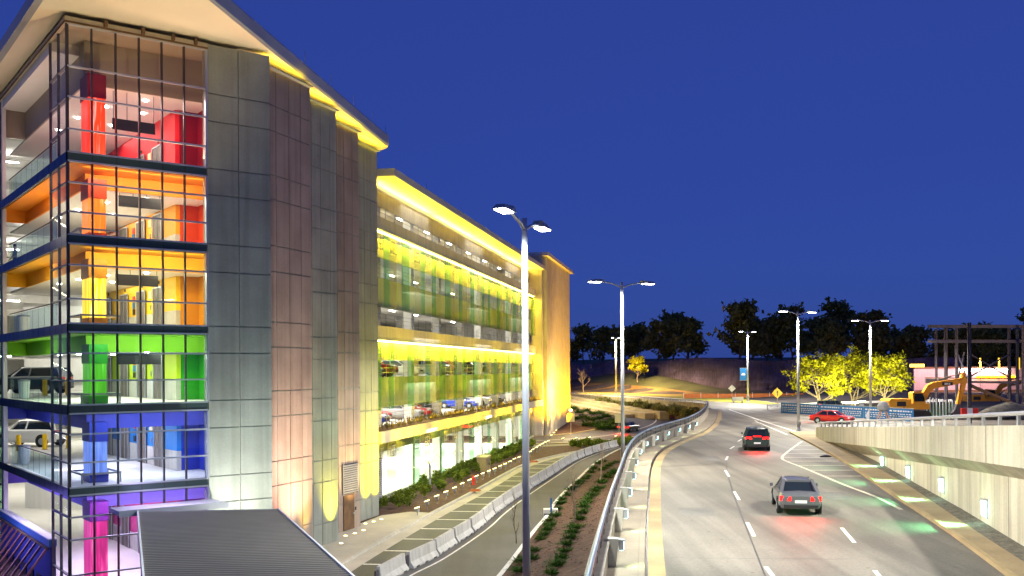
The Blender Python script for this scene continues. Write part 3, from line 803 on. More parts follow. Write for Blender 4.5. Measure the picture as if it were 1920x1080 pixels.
    gl = build('glazing', g, M['glass'], tw)
    g = TB()
    for p in PM[1:-1]: g.box(p-.03, p+.03, -.05, .10, zf, zt)
    g.box(-.06, .06, -.06, .06, zf, zt)
    build('mullion', g, M['darkalu'], gl)
    g = TB()
    for q in QM: g.box(-.05, .06, q-.028, q+.028, zf, zt)
    for z in rz: g.box(-.052, .06, .062, 3.07, z-.028, z+.028)
    build('return_mullion', g, M['midalu'], gl)
    g = TB()
    for z in rz + [zt, zf]: g.box(.0, 5.86, -.075, .06, z-.035, z+.035)
    g.box(5.83, 5.93, -.08, .1, zf, zt)
    build('transom', g, M['alu'], gl)
    # spandrel band below this floor
    if k < 5:
        zb = FL[k+1][2]
        g = TB(); g.box(.0, 5.86, -.04, .05, zb+.03, zf-.03); sp = build('spandrel_band', g, M['spandrel'], tw)
        g = TB(); g.box(-.05, .05, .05, 59, zb-.05, zf); build('side_band', g, M['sideband'], tw)
        g = TB()
        for p in PM[:-1]: g.box(p-.012, p+.012, -.048, -.041, zb+.03, zf-.03)
        for i in range(18): g.box(-.056, -.051, .9+1.17*i, .925+1.17*i, zb-.05, zf)
        build('band_joint', g, M['black'], sp)
    # open left side: glass guard and handrail
    if k < 5:
        g = TB(); g.box(.25, .262, 3.2, 14.2, zf, zf+1.0); rg = build('glass_guard', g, M['railglass'], tw)
        g = TB(); g.tube([(.256, 3.2, zf+1.06), (.256, 14.2, zf+1.06)], .03, 6)
        for i in range(9): g.box(.252,.26, 3.25+1.3*i-.006, 3.25+1.3*i+.006, zf, zf+1.0)
        build('handrail', g, M['blackmetal'], rg)
    # further glass beyond the white corner column
    g = TB(); g.box(-.006, .006, 15.1, 59, zf, zt); build('side_glazing', g, M['screen_green'], tw)
    g = TB()
    for q in range(15, 60, 2): g.box(-.05,.05,q-.03,q+.03,zf,zt)
    for z in rz: g.box(-.05,.05,15.1,59,z-.03,z+.03)
    build('side_mullion', g, M['darkalu'], tw)
    # downlights
    spots = [(2.2,3.2),(4.2,3.4),(3.0,5.6),(4.8,5.8),(2.4,8.6),(4.2,9.2),(2.2,11.8),(4.4,12.6)]
    for p, q in spots:
        g = TB(); g.lathe([(.10, zc-.05), (.11, zc-.002)], 10, (p, q, 0)); build('downlight', g, M['lamp_white'], tw)
    P_ = {'purple': 165, 'blue': 105, 'red': 125}.get(nm, 112)
    light('AREA', T(3.9, 3.4, zc-.06), P_, lc, aim=T(3.9,3.4,0), size=4.2, size_y=1.2)
    light('AREA', T(3.4, 9.5, zc-.06), P_*1.5, lc, aim=T(3.4,9.5,0), size=3.6, size_y=9)
    if cp:
        light('AREA', T(3.6, .55, top_z-.08), cp*.55, lc, aim=T(3.6, 1.3, top_z-1.0), size=5.6, size_y=.10)
        light('AREA', T(.5, 8.6, top_z-.08), cp*.8, lc, aim=T(1.1, 8.6, top_z-1.0), size=.10, size_y=11)
    else:
        light('AREA', T(3.6, .35, 20.0), 70, (1,.50,.28), aim=T(3.6, 2.0, 24), size=5.4, size_y=.1)
    # parking deck behind
    for bx in ((.12, 24, 59.5, 60), (7.3, 7.6, 19.2, 19.5)):
        g = TB(); g.box(*bx, zf, top_z); build('deck_wall', g, M['conc_white'], tw)
    if k < 5 or True:
        for q in (22, 31, 40, 49):
            g = TB(); g.box(.12, 24, q, q+.45, top_z-.55, top_z-.01); build('deck_beam', g, M['conc_white'], tw)
        for q in (20.2, 29, 37, 45):
            for p in (2.0, 7.5, 14):
                g = TB(); g.box(p, p+1.4, q, q+.12, top_z-.62, top_z-.56); build('deck_light', g, M['lamp_white'], tw)
        light('AREA', T(8, 27, top_z-.7), 330, (1,.97,.86), aim=T(8,27,0), size=14, size_y=10)
        light('AREA', T(9, 44, top_z-.7), 460, (1,.97,.84), aim=T(9,44,0), size=16, size_y=12)
        if nm in ('green',):
            for p in (5.2, 14):
                g = TB(); g.box(p, p+.7, 33, 33.7, zf, top_z-.56); build('deck_column', g, FCOL['green'][0], tw)
g = TB(); g.box(.22, 7.6, 15.2, 60, 25.0, 25.2); g.box(7.6, 24, 19.4, 60, 25.0, 25.2); build('roof_slab', g, M['white'], tw)
# top of the glass: closing beam, brackets, corner column on the left
g = TB(); g.box(-.08, 5.93, -.08, .2, 24.84, 25.14); g.box(-.08, .2, .2, 22, 24.95, 25.14); build('head_beam', g, M['tan'], tw)
g = TB(); g.box(-.1, 5.95, -.1, -.082, 24.87, 24.95); g.box(-.1, -.082, -.1, 22, 24.87, 24.95); build('head_trim', g, M['timber'], tw)
for p in (1.45, 3.0, 4.3, 5.3):
    g = TB(); g.box(p, p+.14, -.22, -.1, 24.95, 25.22); build('bracket', g, M['timber'], tw)
g = TB(); g.box(.0, .2, 14.7, 15.0, G0, 25.3); build('corner_column', g, M['conc_white'], tw)
g = TB(); g.box(.06, 1.22, 3.1, 15.05, 24.5, 24.95); build('upper_soffit', g, M['white'], tw)

# concrete panels stepping away to the right
JZ = [.5, 2.0, 4.3, 5.5, 7.7, 8.95, 11.1, 12.33, 14.8, 16.06, 18.3, 19.5, 21.65, 22.9, 25.16]
FC = [((-13.78,44.54), (-11.35,46.36), [.0,.49,1.0], 'panel', 0, (-13.78,44.54)), ((-11.68,47.87), (-10.44,51.2), [-.36,.12,.44,.74,1.0], 'panel_warm', .06, None), ((-10.88,53.6), (-9.93,55.9), [-.8,0,.36,.74,1.0], 'panel', 0, None),
      ((-10.37,58.5), (-9.46,61.0), [-.8,0,.31,.70,1.0], 'panel_warm', 0, None), ((-9.86,63.5), (-9.03,66.3), [-.8,0,.30,.62,1.0], 'panel', 0, None)]
for i, (a, b, us, mm, jit, _) in enumerate(FC):
    a, b = Vector((*a, 0)), Vector((*b, 0)); d = b - a; t = d.normalized(); nin = Vector((-t.y, t.x, 0))
    g = MB(); rnd = random.Random(i)
    joff = [0, .35, -.2, .25, -.1][i]
    for k in range(len(us)-1):
        for j in range(len(JZ)-1):
            z0, z1 = JZ[j], JZ[j+1]
            if 0 < j: z0 += joff
            if j+1 < len(JZ)-1: z1 += joff
            u0, u1 = a + d*us[k] + t*.022, a + d*us[k+1] - t*.022
            if k == len(us)-2: u1 = a + d*us[k+1]
            push = nin * rnd.uniform(0, .012)
            # the louvre and the door take their bite out of the fourth panel
            g.hexa([u0+push+Vector((0,0,z0+.025)), u1+push+Vector((0,0,z0+.025)), u1+nin*.3+Vector((0,0,z0+.025)), u0+nin*.3+Vector((0,0,z0+.025))],
                   [u0+push+Vector((0,0,z1-.025)), u1+push+Vector((0,0,z1-.025)), u1+nin*.3+Vector((0,0,z1-.025)), u0+nin*.3+Vector((0,0,z1-.025))])
    w = build('concrete_panel', g, M[mm], tw)
    u0, u1 = a + d*us[0], b - t*.004
    g = MB(); g.hexa([u0+nin*.06+Vector((0,0,.4)), u1+nin*.06+Vector((0,0,.4)), u1+nin*.5+Vector((0,0,.4)), u0+nin*.5+Vector((0,0,.4))],
                     [u0+nin*.06+Vector((0,0,25.14)), u1+nin*.06+Vector((0,0,25.14)), u1+nin*.5+Vector((0,0,25.14)), u0+nin*.5+Vector((0,0,25.14))])
    build('panel_backing', g, M['panel'], w)
    if i == 3:
        FM = Matrix(((t.x, nin.x, 0, a.x), (t.y, nin.y, 0, a.y), (0,0,1,0), (0,0,0,1)))
        L4 = d.length
        g = MB(FM); lo = build('louvre', (lambda gg: ([gg.box(.17*L4, .82*L4, -.02, .0, 2.82, 4.62)], gg)[1])(g), M['black'], tw)
        g = MB(FM)
        for k in range(13): g.hexa([(.17*L4,-.09,2.86+.135*k),(.82*L4,-.09,2.86+.135*k),(.82*L4,-.021,2.92+.135*k),(.17*L4,-.021,2.92+.135*k)],[(.17*L4,-.09,2.88+.135*k),(.82*L4,-.09,2.88+.135*k),(.82*L4,-.021,2.94+.135*k),(.17*L4,-.021,2.94+.135*k)])
        g.box(.15*L4,.17*L4,-.1,0,2.78,4.66); g.box(.82*L4,.84*L4,-.1,0,2.78,4.66)
        build('louvre_blades', g, M['grey'], lo)
        g = MB(FM); g.box(.2*L4, .68*L4, -.05, .0, .62, 2.72); dd = build('door', g, M['timber'], tw)
        g = MB(FM); g.box(.61*L4, .65*L4, -.09, -.052, 1.5, 1.62); build('handle', g, M['alu'], dd)
        g = MB(FM); g.box(.74*L4, .79*L4, -.03, .0, 1.7, 1.9); build('card_reader', g, M['black'], tw)

# the big roof
zr0, zr1 = 25.35, 26.15
def arc(c, r, a0, a1, n=7): return [(c[0]+r*math.cos(lerp(a0,a1,k/n)), c[1]+r*math.sin(lerp(a0,a1,k/n))) for k in range(n+1)]
out = [(-13.35, 31.9), (-11.0, 47.7), (-8.35, 65.6)] + arc((-9.75, 66.1), 1.55, R(-5), R(105), 7) + [(-14, 69.5), (-40, 66), (-39.0, 66.6), (-30.0, 54.5)]
out = [(-13.35, 31.9), (-11.0, 47.7), (-8.35, 65.6)] + arc((-9.75, 66.1), 1.55, R(-5), R(105), 7) + [(-16, 72), (-42, 71), (-30.0, 54.5)]
cx, cy = sum(p[0] for p in out)/len(out), sum(p[1] for p in out)/len(out)
def inset(k): return [(p[0] + (cx-p[0])*k, p[1] + (cy-p[1])*k) for p in out]
g = MB()
rings = [[(p[0],p[1],zr0) for p in inset(.012)], [(p[0],p[1],zr0+.14) for p in out], [(p[0],p[1],zr1-.12) for p in out], [(p[0],p[1],zr1) for p in inset(.012)]]
g.loft(rings[:2], caps=False); g.loft(rings[1:], caps=False)
rf = build('roof', g, M['fascia'], tw)
g = MB(); g.face([(p[0],p[1],zr0+.001) for p in inset(.0121)]); build('soffit', g, M['roofsoffit'], rf)
g = MB(); g.face([(p[0],p[1],zr1) for p in inset(.0121)]); build('roof_top', g, M['grey'], rf)
for x, y in [(-10.45,50.5),(-9.85,54.5),(-9.25,58.6),(-8.7,62.6),(-8.3,66.0)]:
    g = MB(); g.tube([(x-.1,y,zr1-.02),(x-.1,y,zr1+.55)], .018, 5); build('lightning_rod', g, M['alu'], rf)
# closing wall so no light leaks behind the panels
g = MB(); g.hexa([(-9.3,66.32,.4),(-9.1,66.55,.4),(-24,71.5,.4),(-24,71.2,.4)],[(-9.3,66.32,25.3),(-9.1,66.55,25.3),(-24,71.5,25.3),(-24,71.2,25.3)]); build('end_wall', g, M['panel'], tw)

# ------------------------------------------------------------------ deck wing with glass screens
d_ = Vector((.189, .982, 0)); m_ = Vector((-.982, .189, 0))
WM = Matrix(((d_.x, m_.x, 0, -9.04), (d_.y, m_.y, 0, 68.0), (0,0,1,0), (0,0,0,1)))
def Wp(s, r, z): return WM @ Vector((s, r, z))
def WB(): return MB(WM)
wing = thing('parking_deck', Wp(35, 8, G0), 'long open sided parking garage wing with yellow ledges and green glass screens', 'parking garage')
S1 = 71.5
slabs = [0.5, 5.95, 9.7, 13.4, 17.1, 20.9]
for i, z in enumerate(slabs):
    g = WB(); g.box(-2, S1, 1.9, 26, z-.38, z); build('deck_slab', g, M['floor'], wing)
    zt = (slabs[i+1] if i < 5 else 24.2) - .38
    for bx in ((-2, S1, 25.6, 26), (S1-.3, S1, 2, 25.6), (-2.4, -2, 2, 26)):
        g = WB(); g.box(*bx, z, zt); build('deck_wall', g, M['conc_white'], wing)
    for s, r in [(s, 2.2) for s in (6.2, 15, 23.8, 32.6, 41.4, 50.2, 59, 67.8)] + [(s, 14) for s in (15, 32.6, 50.2, 67.8)]:
        g = WB(); g.box(s-.38, s+.38, r, r+.72, z, zt); build('deck_column', g, M['conc_white'], wing)
    for s in (10.6, 19.4, 28.2, 37, 45.8, 54.6, 63.4):
        for r in (4.6, 11):
            g = WB(); g.box(s-.7, s+.7, r, r+.14, zt-.09, zt-.01); build('deck_light', g, M['lamp_white'], wing)
    pw = [3600, 1100, 520, 420, 420, 480][i]
    for s in (14, 36, 58):
        light('AREA', Wp(s, 8, zt-.12), pw, (1,.96,.84), aim=Wp(s, 8, 0), size=16, size_y=8)
# concrete spandrel beams between the decks
for z0, z1, mm, r in ((18.7,20.1,'conc',1.62),(15.0,17.15,'panel',1.62),(11.05,12.3,'conc',1.62),(7.5,9.75,'panel',1.62),(4.2,5.1,'conc',1.62),(22.6,23.8,'conc',2.0)):
    g = WB(); g.box(-2, S1, r, r+.3, z0, z1); b_ = build('spandrel_beam', g, M[mm], wing)
for z0, z1 in ((20.5, 21.38), (12.5, 13.5)):
    g = WB(); g.box(2.0, S1-.3, 1.0, 1.9, z0, z1); build('yellow_ledge', g, M['conc'], wing)
    g = WB(); g.box(2.2, S1-.4, 1.3, 1.42, z0-.14, z0-.03); build('cove_strip', g, M['lamp_warm'], wing)
    for s in (12, 29, 46, 63): light('AREA', Wp(s, 1.30, z0-.16), 850, (1,.72,.015), aim=Wp(s, 2.6, 0), size=16, size_y=.1)
g = WB(); g.box(-.1, S1-.6, 0, 1.85, 5.18, 6.0); build('planter_ledge', g, M['conc'], wing)
g = WB(); g.box(0, S1-.7, .12, 1.7, 6.003, 6.05); build('planter_soil', g, M['mulch'], wing)
for s in (9, 26, 43, 60): light('AREA', Wp(s, .35, 6.3), 240, (1,.72,.012), aim=Wp(s, 1.1, 10.5), size=16, size_y=.15)  # strips added along the planter ledge to wash the facade
for s in (6, 18, 30, 42, 54, 66):  # added facade washes, separate from the ground floodlights
    light('SPOT', Wp(s, -3.4, 1.2), 5200, (1,.70,.008), aim=Wp(s, 1.0, 13.2), size=.15, spot=58, blend=1)
    light('SPOT', Wp(s+3, -3.4, 1.2), 5200, (1,.70,.01), aim=Wp(s+3, 1.0, 21.2), size=.15, spot=50, blend=1)
# deck edge railings
for z in (21.38, 13.5, 6.0, 9.75, 17.15):
    g = WB()
    for dz in (.35, .7, 1.0): g.tube([(1.0, 1.75, z+dz), (S1-1, 1.75, z+dz)], .018, 5)
    s = 2.0
    while s < S1-1: g.box(s-.02, s+.02, 1.73, 1.77, z, z+1.02); s += 2.2
    build('deck_railing', g, M['grey'], wing)
# glass screens: strips of clear, green and frosted panes with perforated head brackets
seq = [0,1,2,0,1,0,2,1,0,1,0,0,1,2]
for z0, z1, r in ((14.9, 20.2, .85), (7.4, 12.3, .85), (.95, 5.1, .95)):
    g = WB(); s = 1.2; i = int(z0)
    while s < S1 - 3:
        w = (1.75, 1.25, 2.1, 1.4)[i % 4]; k = (seq if z0 > 2 else [0,0,2,0,0,0,1,0,2,0,0,1])[i % (14 if z0 > 2 else 12)]; g.cur = k
        g.box(s, s+w-.03, r + (.03 if k else 0), r + .012 + (.03 if k else 0), z0, z1)
        s += w; i += 1
    sc_ = build('glass_screen', g, [M['screen_clear'], M['screen_green'], M['screen_frost']], wing)
    s = 1.6; i = 0
    while s < S1 - 3:
        if i % 3 != 2:
            g = WB()
            for zz in (z1-.5, z1-.85, z1-1.2): g.box(s, s+1.5, r-.05, r-.015, zz, zz+.06)
            for ss in (s+.1, s+.75, s+1.4): g.box(ss-.02, ss+.02, r-.06, r-.01, z1-1.3, z1-.3)
            build('screen_bracket', g, M['grey'], sc_)
        s += 3.1; i += 1
g = WB(); g.box(-2, S1-.3, 1.3, 1.62, .4, .95); build('plinth', g, M['conc'], wing)
g = WB(); g.box(.6, 2.4, .80, .9, .95, 4.0); lv = build('louvre', g, M['black'], wing)
g = WB()
for k in range(20): g.hexa([(.6,.72,1.0+.15*k),(2.4,.72,1.0+.15*k),(2.4,.8,1.07+.15*k),(.6,.8,1.07+.15*k)],[(.6,.72,1.02+.15*k),(2.4,.72,1.02+.15*k),(2.4,.8,1.09+.15*k),(.6,.8,1.09+.15*k)])
build('louvre_blades', g, M['grey'], lv)
# roof of the wing
zr = 24.3
g = WB(); P0 = [(2.9,-.1),(S1+1,-.1),(S1+1,26),(2.9,26)]
g.faces([(p[0],p[1],zr+.0) for p in P0] + [(p[0],p[1],zr+.55) for p in P0], [(0,1,5,4),(1,2,6,5),(2,3,7,6),(3,0,4,7),(4,5,6,7)])
rf2 = build('roof', g, M['fascia'], wing)
g = WB(); g.face([(2.9,-.1,zr+.002),(S1+1,-.1,zr+.002),(S1+1,26,zr+.002),(2.9,26,zr+.002)]); build('soffit', g, M['roofsoffit'], rf2)
for s in (12, 24, 36, 48, 60):
    g = WB(); g.tube([(s, .1, zr+.55), (s, .1, zr+1.1)], .018, 5); build('lightning_rod', g, M['alu'], rf2)
for s in (12, 29, 46, 63): light('AREA', Wp(s, 2.1, 23.9), 750, (1,.72,.06), aim=Wp(s, .8, 26), size=16, size_y=.12)
# ribbed end tower
g = WB()
t2 = thing('stair_tower', Wp(86, 4, G0), 'ribbed concrete stair tower lit orange at the far end of the garage', 'stair tower')
g.box(71.6, 98, .2, 10, .3, 26.2)
build('tower_body', g, M['conc'], t2)
s = 72.4
while s < 97.6:
    g = WB(); g.box(s, s+.5, -.35, .198, .4, 26.2); build('fin', g, M['conc'], t2); s += 1.15
g = WB(); g.box(71.2, 99, -.8, 10.4, 26.203, 26.7); build('roof', g, M['fascia'], t2)
# ------------------------------------------------------------------ covered walkway and trellis at the lower left
wk = thing('covered_walkway', at_z(420, 1000, 4.4), 'ribbed grey metal roof of the covered walkway in the foreground', 'walkway roof')
fl, fr = at_z(260, 962, 4.4), at_z(520, 957, 4.4); dn = Vector((.366, -.93, 0)).normalized()
e = (fr - fl).normalized(); Wd = (fr - fl).length
KM = Matrix(((e.x, dn.x, 0, fl.x), (e.y, dn.y, 0, fl.y), (0,0,1,0), (0,0,0,1)))
g = MB(KM); LN = 30.0
nr = int(LN/.30); pa, pb = [], []
for k in range(nr):
    y = .30*k
    for dy, z in ((0,4.40),(.19,4.40),(.21,4.455),(.27,4.455)): pa.append((0,y+dy,z)); pb.append((Wd,y+dy,z))
g.ribbon(pa, pb); build('ribbed_roof', g, M['rib'], wk, recalc=False)
g = MB(KM); g.box(-.07,-.003,-.03,LN,4.05,4.50); build('edge_trim', g, M['trim'], wk)
g = MB(KM); g.box(Wd+.003,Wd+.07,-.03,LN,4.05,4.50); build('edge_trim', g, M['trim'], wk)
g = MB(KM); g.box(0,Wd,-.08,-.003,4.05,4.46); build('edge_trim', g, M['grey'], wk)
g = MB(KM); g.box(.02,Wd-.02,.02,LN,4.06,4.36); build('ceiling', g, M['white'], wk)
for x in (.3, Wd-.3):
    for y in (3, 11, 19, 27):
        g = MB(KM); g.box(x-.12,x+.12,y-.12,y+.12,G0-.1,4.06); build('post', g, M['grey'], wk)
cs = thing('entrance_canopy', T(3.6, -.8, 4.3), 'low lavender lit flat canopy joining the glass tower and the walkway roof', 'canopy')
g = TB(); g.box(1.55, 6.1, -1.75, -.12, 4.32, 4.50); build('canopy_slab', g, M['trim'], cs)
g = TB(); g.box(1.5, 6.15, -1.80, -1.752, 4.28, 4.54); build('canopy_edge', g, M['alu'], cs)
lw_ = thing('low_wall', T(0, 9, G0), 'blue lit low wall with a pale cap below the open left side of the tower', 'wall')
g = TB(); g.box(-.10, .12, 3.12, 15.2, G0, 2.55); build('wall_body', g, M['bluewall'], lw_)
g = TB(); g.box(-.16, .16, 3.12, 15.2, 2.553, 2.86); build('wall_band', g, mat('band_paint', (.05,.16,.42), .5, .1, .5), lw_)
g = TB(); g.box(-.19, .19, 3.12, 15.2, 2.863, 2.92); build('wall_cap', g, M['trim'], lw_)
for k in range(6):
    g = TB(); q = 5.0+1.6*k; g.box(-.16, -.102, q, q+.85, G0+.05, G0+.5); build('vent', g, M['black'], lw_)
tr = thing('trellis', T(-.5, 8, G0), 'slanting trellis of thin purple bars leaning on the blue low wall', 'trellis')
g = TB(); g.bar((-.22, 3.15, 2.48), (-.22, 15.2, 2.48), .09); build('top_rail', g, M['timber'], tr)
for k in range(12):
    q = 3.25 + 1.07*k
    g = TB(); g.bar((-.26, q, 2.45), (-1.75, q-.25, -.0+.5), .085); build('bar', g, M['barw'], tr)
light('AREA', T(-2.6, 8, 4.0), 90, (.25,.22,1), aim=T(0, 8, 1.6), size=8, size_y=.3)
light('AREA', T(3.8, -1.2, 5.6), 28, (.72,.55,1), aim=T(3.8, -1.2, 0), size=4, size_y=.3)

# hanging signs in the lobbies
for nm, zc, drop, p0, word in (('red', 23.06, 1.25, 2.5, 'red'), ('orange', 18.45, .12, 2.75, 'orange'), ('yellow', 14.95, .22, 2.6, 'yellow'), ('green', 11.20, .08, 2.7, 'green')):
    t = thing('hanging_sign', T(p0+.95, 2.62, zc-drop-.5), 'black board sign hanging from the ceiling of the %s lobby' % word, 'hanging sign')
    g = TB(); g.box(p0, p0+1.9, 2.60, 2.68, zc-drop-.5, zc-drop); build('board', g, M['black'], t)
    for p in (p0+.05, p0+.65, p0+1.25, p0+1.85):
        g = TB(); g.tube([(p, 2.64, zc-drop), (p, 2.64, zc)], .015, 5); build('rod', g, M['blackmetal'], t)

# ------------------------------------------------------------------ cars
def ringw(x, w, zb, zt, zm=.55):
    return [(x,-w*.86,zb),(x,-w*.98,zb+.14),(x,-w,zm),(x,-w*.965,zt-.10),(x,-w*.88,zt),(x,0,zt+.035),(x,w*.88,zt),(x,w*.965,zt-.10),(x,w,zm),(x,w*.98,zb+.14),(x,w*.86,zb)]
def make_car(kind, pm, lit=False, name='parked_car'):
    t = thing(name, (0,0,0), '', 'car')
    suv = kind == 'suv'
    if suv:
        st = [(2.40,.70,.36,.80),(2.32,.84,.30,.92),(2.0,.93,.28,1.02),(1.2,.96,.27,1.10),(0,.96,.27,1.13),(-1.3,.96,.27,1.14),(-2.0,.94,.28,1.12),(-2.32,.88,.32,1.06),(-2.40,.80,.42,.95)]
        base = (1.15, -2.28, 1.10, .86); top = (.35, -1.98, 1.70, .68); wr = .37; wx = (1.45, -1.45)
    else:
        st = [(2.38,.66,.34,.60),(2.30,.82,.28,.72),(1.95,.90,.25,.82),(1.1,.92,.24,.92),(0,.925,.24,.95),(-1.2,.925,.24,.97),(-1.9,.91,.26,.98),(-2.28,.85,.30,.93),(-2.38,.76,.40,.82)]
        base = (1.12, -1.78, .93, .80); top = (.28, -1.02, 1.42, .60); wr = .33; wx = (1.42, -1.40)
    g = MB(); g.loft([ringw(x,w,zb,zt) for x,w,zb,zt in st])
    # roof skin and pillars
    x0,x1,zb,wb = base; a0,a1,za,wa = top
    n = 6
    def roofring(x, wv, z): return [(x,-wv,z-.05),(x,-wv*.8,z+.015),(x,0,z+.04),(x,wv*.8,z+.015),(x,wv,z-.05)]
    g.loft([roofring(a0+.10,wa*.92,za-.035), roofring(a0-.12,wa,za+.01), roofring((a0+a1)/2,wa*1.03,za+.025), roofring(a1+.12,wa,za+.01), roofring(a1-.10,wa*.94,za-.04)])
    for sgn in (-1, 1):
        g.bar((x0,sgn*(wb-.02),zb-.03), (a0,sgn*(wa-.01),za-.03), .07)
        g.bar((x1,sgn*(wb-.03),zb-.03), (a1,sgn*(wa-.01),za-.03), .14 if not suv else .20)
        xm = -.25; g.bar((xm,sgn*(wb+.005),zb-.03), (xm-.1,sgn*(wa+.012),za-.03), .07)
    body = build('body', g, pm, t, smooth=False)
    g = MB(); lo = [(x0,-wb*.8,zb-.08),(x0,wb*.8,zb-.08),(x0-.35,wb,zb-.08),(x1+.2,wb,zb-.08),(x1,wb*.85,zb-.08),(x1,-wb*.85,zb-.08),(x1+.2,-wb,zb-.08),(x0-.35,-wb,zb-.08)]
    hi = [(a0,-wa*.85,za-.02),(a0,wa*.85,za-.02),(a0-.18,wa,za-.02),(a1+.1,wa,za-.02),(a1,wa*.88,za-.02),(a1,-wa*.88,za-.02),(a1+.1,-wa,za-.02),(a0-.18,-wa,za-.02)]
    g.loft([lo, hi]); build('windows', g, M['carglass'], t)
    W_ = st[4][1]
    for x in wx:
        for sgn in (-1, 1):
            Rm = Matrix.Translation((x, sgn*(W_-.12), wr)) @ Matrix.Rotation(R(-90)*sgn, 4, 'X')
            g = MB(Rm); g.lathe([(wr*.6,-.11),(wr*.93,-.11),(wr,-.06),(wr,.09),(wr*.95,.135),(wr*.66,.14),(wr*.62,.10)], 18)
            wl = build('wheel', g, M['rubber'], t)
            g = MB(Rm); g.lathe([(wr*.61,.0),(wr*.62,.125),(wr*.5,.142),(wr*.18,.13),(.02,.145)], 14); build('rim', g, M['alu'], wl)
            g = MB(Matrix.Translation((x, sgn*(W_-.02), wr+.02)) @ Matrix.Rotation(R(-90)*sgn, 4, 'X'))
            g.lathe([(wr*1.18,-.05),(wr*1.18,.028)], 18); build('wheel_arch', g, M['black'], t)
    xf, xr = st[0][0], st[-1][0]; zl = .80 if suv else .66
    for sgn in (-1, 1):
        g = MB(); g.hexa([(xf-.22,sgn*.48,zl-.06),(xf-.22,sgn*.84,zl-.04),(xf-.3,sgn*.84,zl+.10),(xf-.3,sgn*.48,zl+.10)],[(xf+.0,sgn*.48,zl-.06),(xf-.08,sgn*.78,zl-.04),(xf-.10,sgn*.80,zl+.09),(xf-.02,sgn*.48,zl+.08)]); build('headlight', g, M['headlamp'], t)
        zt = .98 if suv else .74
        g = MB(); g.hexa([(xr+.3,sgn*.42,zt-.10),(xr+.3,sgn*.86,zt-.10),(xr+.3,sgn*.86,zt+.10),(xr+.3,sgn*.42,zt+.10)],[(xr-.03,sgn*.40,zt-.08),(xr+.05,sgn*.86,zt-.08),(xr+.06,sgn*.85,zt+.10),(xr-.01,sgn*.42,zt+.09)]); build('tail_light', g, M['tail'] if lit else M['tail_off'], t)
        g = MB(); g.box(.85,1.0,sgn*(W_),sgn*(W_+.14),zb-.02,zb+.12); build('mirror', g, pm, t)
    if lit:
        g = MB(); g.hexa([(x1+.02,-.3,zb+.0),(x1+.02,.3,zb+.0),(x1+.14,.3,zb+.0),(x1+.14,-.3,zb+.0)],[(x1+.03,-.3,zb+.06),(x1+.03,.3,zb+.06),(x1+.14,.3,zb+.06),(x1+.14,-.3,zb+.06)]); build('brake_light', g, M['tail'], t)
    g = MB(); g.box(xr-.05,xr+.2,-.72,.72,.34,.48); build('bumper', g, M['black'], t)
    g = MB(); g.box(xr-.025,xr+.3,-.25,.25,.56,.68); build('number_plate', g, M['trim'], t)
    g = MB(); g.box(xf-.2,xf+.03,-.42,.42,.44,.58); build('grille', g, M['black'], t)
    return t
def put(t, p, hd, label, cat='car', group=None):
    t.location = p; t.rotation_euler = (0,0,hd); t['label'] = label; t['category'] = cat
    if group: t['group'] = group
    return t
def redglow(t, p, hd, pw=40):
    q = Vector(p) + Vector((-math.cos(hd), -math.sin(hd), 0))*2.62 + Vector((0,0,.75))
    light('AREA', q, pw*1.0, (1,.004,.002), aim=q + Vector((-math.cos(hd), -math.sin(hd), -.35)), size=1.3, size_y=.2)
# on the road, at rest with their tail lights on
def road_car(kind, pm, px, py, px2, py2, label, z=ZU+.01, pw=60):
    a, b = at_z(px, py, z), at_z(px2, py2, z); hd = math.atan2(b.y-a.y, b.x-a.x)
    t = make_car(kind, M[pm], True, 'road_car')
    p = a + Vector((math.cos(hd), math.sin(hd), 0))*2.38
    put(t, p, hd, label); redglow(t, p, hd, pw); return t
road_car('sedan', 'car_grey', 1502, 968, 1440, 880, 'grey sedan with glowing red tail lights on the near part of the main road')
road_car('suv', 'car_dark', 1420, 846, 1400, 812, 'dark estate car with red tail lights further up the main road', pw=50)
kl = len(lp)
for fr_, kind, pm, lab in ((.36,'sedan','car_black','black sedan with red tail lights at the outer bend of the loop ramp'), (.70,'sedan','car_red','red sedan with tail lights on leaving the loop ramp')):
    i = int(kl*fr_); a, b = lp[i], lp[i+1]; hd = math.atan2(b.y-a.y, b.x-a.x)
    p = Vector((a.x, a.y, h_low(a.y)+.035)) 
    t = make_car(kind, M[pm], True, 'road_car'); put(t, p, hd, lab); redglow(t, p, hd, 90)
t = make_car('suv', M['car_dark'], True, 'road_car'); p = Vector((45.5, 139, 3.9)); p.z = h_up(p.x,p.y); put(t, p, R(18), 'dark utility car with red tail lights beyond the blue fence'); redglow(t, p, R(18), 60)
t = make_car('sedan', M['car_red'], True, 'road_car'); p = Vector((36.5, 112, ZU+.01)); put(t, p, R(-40), 'red sedan with tail lights on between the blue fence and the retaining wall'); redglow(t, p, R(-40), 60)
# in the tower decks
def deck_car(kind, pm, px, py, z, hd, label, group='cars parked in the garage'):
    t = make_car(kind, M[pm]); p = at_z(px, py, z); put(t, (p.x, p.y, z), hd, label, 'car', group); return t
deck_car('suv', 'car_white', 57, 836, 5.44, R(171), 'white utility car parked behind yellow bollards on the blue floor')
deck_car('suv', 'car_dark', 60, 737.5, 8.90, R(178), 'dark pickup sized car behind the glass guard on the green floor')
deck_car('suv', 'car_white', 78, 731, 8.90, R(175), 'white utility car parked behind the dark one on the green floor')
deck_car('suv', 'car_white', 150, 731, 8.90, R(170), 'white utility car seen through the corner glass of the green floor')
